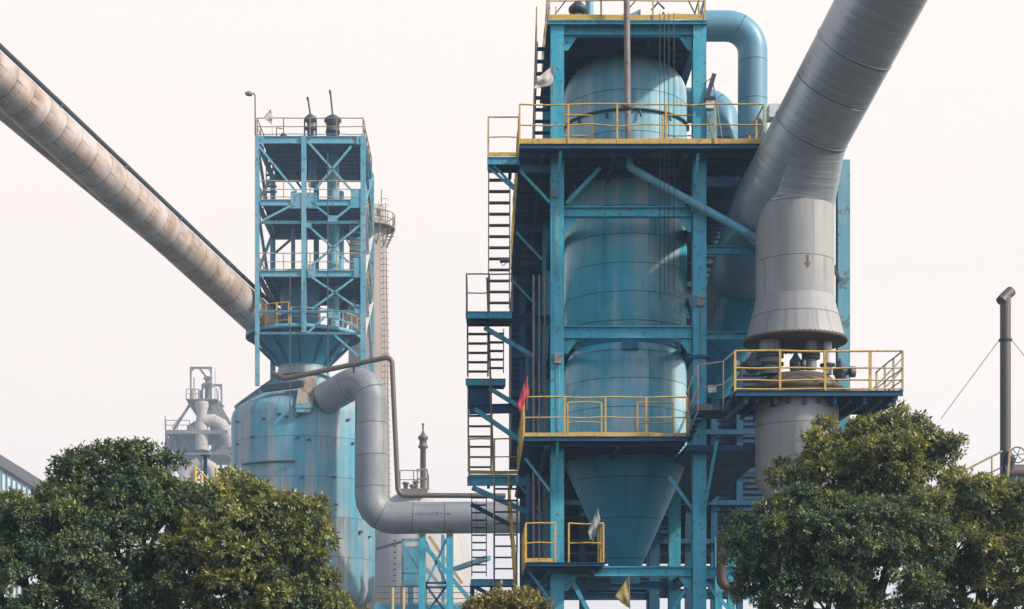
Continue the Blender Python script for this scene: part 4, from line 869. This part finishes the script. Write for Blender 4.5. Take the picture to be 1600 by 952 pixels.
for t in (10,70,130): MB().tube(hw-Vector((.26*math.cos(R(t)),0,.26*math.sin(R(t)))),hw+Vector((.26*math.cos(R(t)),0,.26*math.sin(R(t)))),.015,5).build('spoke', M['steel_dark'], o)
MB().bar(P(1575,745,57.4),P(1578,700,57.4),.07,.05,(0,1,0)).build('yellow_lever', M['yellow_pale'], o)
o = thing('stair_railing', P(1530,755,57.5), 'brownish sloping stair railing climbing to the vent stack', 'railing')
MB().tube(P(1494,742,57.5),P(1566,705,57.5),.035,8).build('top_rail', M['yellow_pale'], o); MB().tube(P(1510,757,57.5),P(1566,730,57.5),.025,8).build('mid_rail', M['rail_rust'], o); MB().tube(P(1494,757,57.5),P(1540,757,57.5),.025,8).build('mid_rail', M['rail_rust'], o)
for px,y0 in ((1495,742),(1511,734),(1550,713)): MB().tube(P(px,y0,57.5),P(px,y0+45,57.5),.03,8).build('post', M['yellow_pale'], o)

for px, y0, y1, lab in ((453,430,640,'thin cable hanging down the middle of the left tower, left one'),(512,240,585,'thin cable hanging down the right bay of the left tower')):
    tag(MB().tube(P(px,y0,112.6),P(px,y1,111.6),.04,5).build('cable', M['steel_dark']), lab, 'cable', 'hanging cables')
o = thing('small_lamp', P(786,407,46.5), 'small grey lamp box on the rail of the long upper stair flight', 'lamp')
MB().box(P(781,405,46.4),P(797,411,46.7)).build('housing', M['blue_far'], o); MB().sweep([P(783,411,46.5),P(786,416,46.5),P(791,411,46.5)],.012,5).build('bracket', M['steel_dark'], o)
# ================================================================== FLAGS
def flag(label, pts, Y, m, pole):
    o = thing('flag', P(*pole[0],Y), label, 'flag', 'small flags on the steelwork')
    MB().tube(P(*pole[0],Y),P(*pole[1],Y),.014,6).build('pole', M['rail_rust'], o)
    # pts: quad a,b,c,d ; subdivided with folds
    n = 10; V_=[]; a,b,c,d = [Vector((p[0],p[1])) for p in pts]
    for i in range(n+1):
        for j in range(n+1):
            u,v = i/n,j/n; p = a*(1-u)*(1-v)+b*u*(1-v)+c*u*v+d*(1-u)*v
            V_.append(P(p.x,p.y,Y+ .035*math.sin(u*7+v*3)*(.3+v)*Y/45+.012*math.sin(v*11)))
    Fs=[(i*(n+1)+j,(i+1)*(n+1)+j,(i+1)*(n+1)+j+1,i*(n+1)+j+1) for i in range(n) for j in range(n)]
    c_ = MB().add(V_,Fs,None,True).build('cloth', m, o)
    sd = c_.modifiers.new('thickness','SOLIDIFY'); sd.thickness = .006
flag('ragged white flag flying left from the upper tower column', ((864,102),(864,134),(833,139),(840,122)), 44.6, M['cloth_white'], ((864,160),(864,100)))
flag('red flag hanging limp from the lower platform corner', ((823,588),(827,615),(812,645),(808,632)), 43.9, M['cloth_red'], ((823,640),(824,588)))
flag('greyish flag on the small bottom platform rail', ((934,794),(938,812),(922,846),(918,832)), 43.9, M['cloth_grey'], ((925,852),(935,794)))
flag('dirty yellow flag hanging at the bottom edge below the hopper', ((983,900),(985,950),(978,948),(960,932)), 43.9, M['cloth_yellow'], ((984,955),(982,898)))
flag('tiny pale flag on the left tower roof', ((422,171),(427,183),(424,194),(412,184)), 112.8, M['cloth_white'], ((426,212),(423,170)))

# ================================================================== TREES
def tree(label, lobes, Y, base_px, m, nl0, leaf=.086, seed=1, sub=.56, group='broadleaf trees', name='broadleaf_tree', dens=1.0):
    """lobes: (px,py,rx_px,ry_px,dY) envelope; filled with smaller clumps carrying sprigs of leaves"""
    nl = int(nl0*1.4); rg = np.random.default_rng(seed); k = Y/F
    o = thing(name, (Xp(base_px,Y),Y,0), label, 'tree', group)
    big = [(np.array(P(px,py,Y+dy)), rx*k, ry*k, max(rx,ry)*k*.8) for px,py,rx,ry,dy in lobes]
    # clump centres on/inside the envelope, plus shoots that break its outline
    cl = []; cr_ = []
    for c, rx, rz, ry in big:
        area = 4*math.pi*((rx*rz+rx*ry+ry*rz)/3); E = np.array([rx,ry,rz])
        n = int(area/(sub*sub)*1.0*dens)
        d = rg.normal(size=(n,3)); d /= np.linalg.norm(d,axis=1)[:,None]; d = d[d[:,1] < .5]
        for dd, q_ in zip(d, rg.uniform(.50,1.02,len(d))): cl.append(c + dd*E*q_); cr_.append(rg.uniform(.45,1.1)*sub*.54)
        n2 = int(n*1.1); d = rg.normal(size=(n2,3)); d[:,2] = abs(d[:,2])*1.1-.3; d /= np.linalg.norm(d,axis=1)[:,None]; d = d[d[:,1] < .5]
        for dd in d: cl.append(c + dd*(E*rg.uniform(.95,1.12) + rg.uniform(0,.12))); cr_.append(rg.uniform(.22,.42)*sub)
    cl = np.array(cl); crs = np.array(cr_)
    K = 11; S0=[];D0=[];R0=[]
    tot = (crs**2).sum(); ns = nl/K
    for c, r in zip(cl, crs):
        n = max(4, int(ns*r*r/tot)); d = rg.normal(size=(n,3)); d[:,2] += .35; d /= np.linalg.norm(d,axis=1)[:,None]
        q_ = rg.uniform(.3,1,n)**.5 * r
        S0.append(c + d*q_[:,None]*np.array([1.15,1.15,.75])); D0.append(d); R0.append(rg.normal(0,.10) + rg.normal(0,.10,n))
    S0=np.vstack(S0);D0=np.vstack(D0);R0=np.concatenate(R0)
    # each sprig: leaves fanned round a short shoot
    P0=np.repeat(S0,K,0); N0=np.repeat(D0,K,0); R0=np.repeat(R0,K); n=len(P0)
    ok = P0[:,2] > .3; P0,N0,R0 = P0[ok],N0[ok],R0[ok]; n=len(P0)
    fan = rg.normal(size=(n,3)); fan /= np.linalg.norm(fan,axis=1)[:,None]
    P0 = P0 + N0*rg.uniform(-.05,.05,n)[:,None] + fan*rg.uniform(0,.03,n)[:,None]
    ax = fan*.95 + N0*.55 + np.array([0,0,-.30]); ax /= np.linalg.norm(ax,axis=1)[:,None]
    nn = np.array([0,0,1.0]) + N0*.6 + rg.normal(size=(n,3))*.25; nn -= ax*(nn*ax).sum(1)[:,None]; nn /= np.linalg.norm(nn,axis=1)[:,None]
    sd = np.cross(ax,nn); ln = (leaf*rg.uniform(.7,1.3,n))[:,None]; wd = ln*.24
    b0 = P0; t0 = P0+ax*ln; mA = P0+ax*ln*.45+sd*wd+nn*ln*.10; mB = P0+ax*ln*.45-sd*wd+nn*ln*.10
    V_ = np.stack([b0,mA,t0,mB],1).reshape(-1,3) - np.array(o.location)
    me = bpy.data.meshes.new('crown'); me.vertices.add(4*n); me.vertices.foreach_set('co', V_.ravel())
    idx = np.arange(n)[:,None]*4; tri = np.hstack([idx,idx+1,idx+2,idx,idx+2,idx+3]).reshape(-1)
    me.loops.add(6*n); me.loops.foreach_set('vertex_index', tri.astype(np.int32)); me.polygons.add(2*n)
    me.polygons.foreach_set('loop_start', (np.arange(2*n)*3).astype(np.int32)); me.update(calc_edges=True)
    at = me.attributes.new('leaf','FLOAT','FACE'); at.data.foreach_set('value', np.repeat(np.clip(rg.beta(4,5,n)+R0*.7,0,1),2).astype(np.float32))
    me.materials.append(m); c_ = bpy.data.objects.new('crown', me); COL.objects.link(c_); c_.parent = o
    # trunk and limbs
    t = MB(); bx = Xp(base_px,Y); lo = min(c[2]-rz for c,rx,rz,ry in big); top = Vector((bx,Y+.3,max(.8,lo*.5+.4)))
    t.sweep([(bx,Y+.3,-.05),(bx+.03,Y+.3,top.z*.5),top],[.2,.15,.13],12)
    for c, rx, rz, ry in big:
        e = Vector(c); m1 = top.lerp(e,.5)+Vector((rg.normal()*.15,.1,-.12)); t.sweep([top,m1,e],[.10,.06,.03],8)
        for j in range(7):
            dd = Vector(rg.normal(size=3)); dd.z = abs(dd.z)*.6; dd.normalize(); s_ = m1.lerp(e,rg.uniform(.1,1)); t.sweep([s_, s_+Vector((dd.x*rx*.5,dd.y*ry*.4,dd.z*rz*.5)), s_+Vector((dd.x*rx*.85,dd.y*ry*.8,dd.z*rz*.9))],[.035,.02,.008],5)
    t.build('trunk', M['bark'], o)
    return o
tree('tall leafy tree with double-peaked crown in front of the distant furnace', [(165,750,70,44,.3),(228,746,48,40,.2),(130,790,55,40,0),(200,790,85,50,.1),(240,850,75,60,-.2),(150,870,100,80,-.3),(190,950,120,60,-.2),(255,800,45,40,.1)], 30, 175, M['leaf'], 52000, seed=3)
tree('dark leafy tree at the far left bottom corner', [(30,840,70,52,0),(90,850,60,60,-.2),(-20,860,60,60,0),(40,920,90,60,-.3),(5,805,40,24,.2)], 29, 40, M['leaf'], 30000, seed=5)
tree('rounded olive-green tree in front of the weathered blue vessel', [(365,785,42,34,.4),(415,812,62,36,.2),(460,835,58,50,0),(385,860,80,62,-.3),(470,890,55,55,-.1),(330,850,55,60,.2),(420,935,100,50,-.3),(500,935,42,36,0),(305,900,40,60,0)], 29, 410, M['leaf_olive'], 58000, seed=8)
tree('large leafy tree with broad peaked crown below the right platform', [(1320,686,48,28,.2),(1395,680,56,28,.3),(1350,715,90,42,0),(1440,712,46,34,.2),(1300,740,80,40,0),(1420,760,80,50,0),(1340,790,85,40,.3)], 32, 1360, M['leaf_olive'], 46000, seed=13, dens=.8)
tree('dark spreading tree at the right in front of the grey vessel', [(1240,825,85,45,-.2),(1195,870,55,60,0),(1310,850,90,60,-.2),(1400,850,80,60,0),(1260,930,100,50,0),(1370,930,90,60,0),(1165,835,28,18,.1)], 30, 1290, M['leaf'], 52000, seed=17)
tree('leafy tree at the right edge below the brown vent stack', [(1480,800,55,40,.1),(1545,790,55,34,0),(1600,800,50,42,.1),(1500,860,80,60,0),(1580,880,70,70,0),(1510,940,90,50,.2),(1555,765,25,14,.1)], 31, 1530, M['leaf_olive'], 50000, seed=23)
tree('small bright yellow-green bush under the left stairs', [(795,945,46,18,0),(770,955,40,16,0),(825,955,34,14,0),(797,972,50,28,0)], 27, 797, M['leaf_yellow'], 9000, seed=29, sub=.28, leaf=.075, group=None, name='bush')
tree('bare low foliage behind the vessel foot', [(540,945,18,14,0),(530,965,30,22,0)], 34, 535, M['leaf_olive'], 2500, seed=31, sub=.3, group=None, name='bush')['label'] = 'small leafy bush at the foot of the big blue vessel'

for ob in bpy.data.objects:
    if '_o' in ob: del ob['_o']
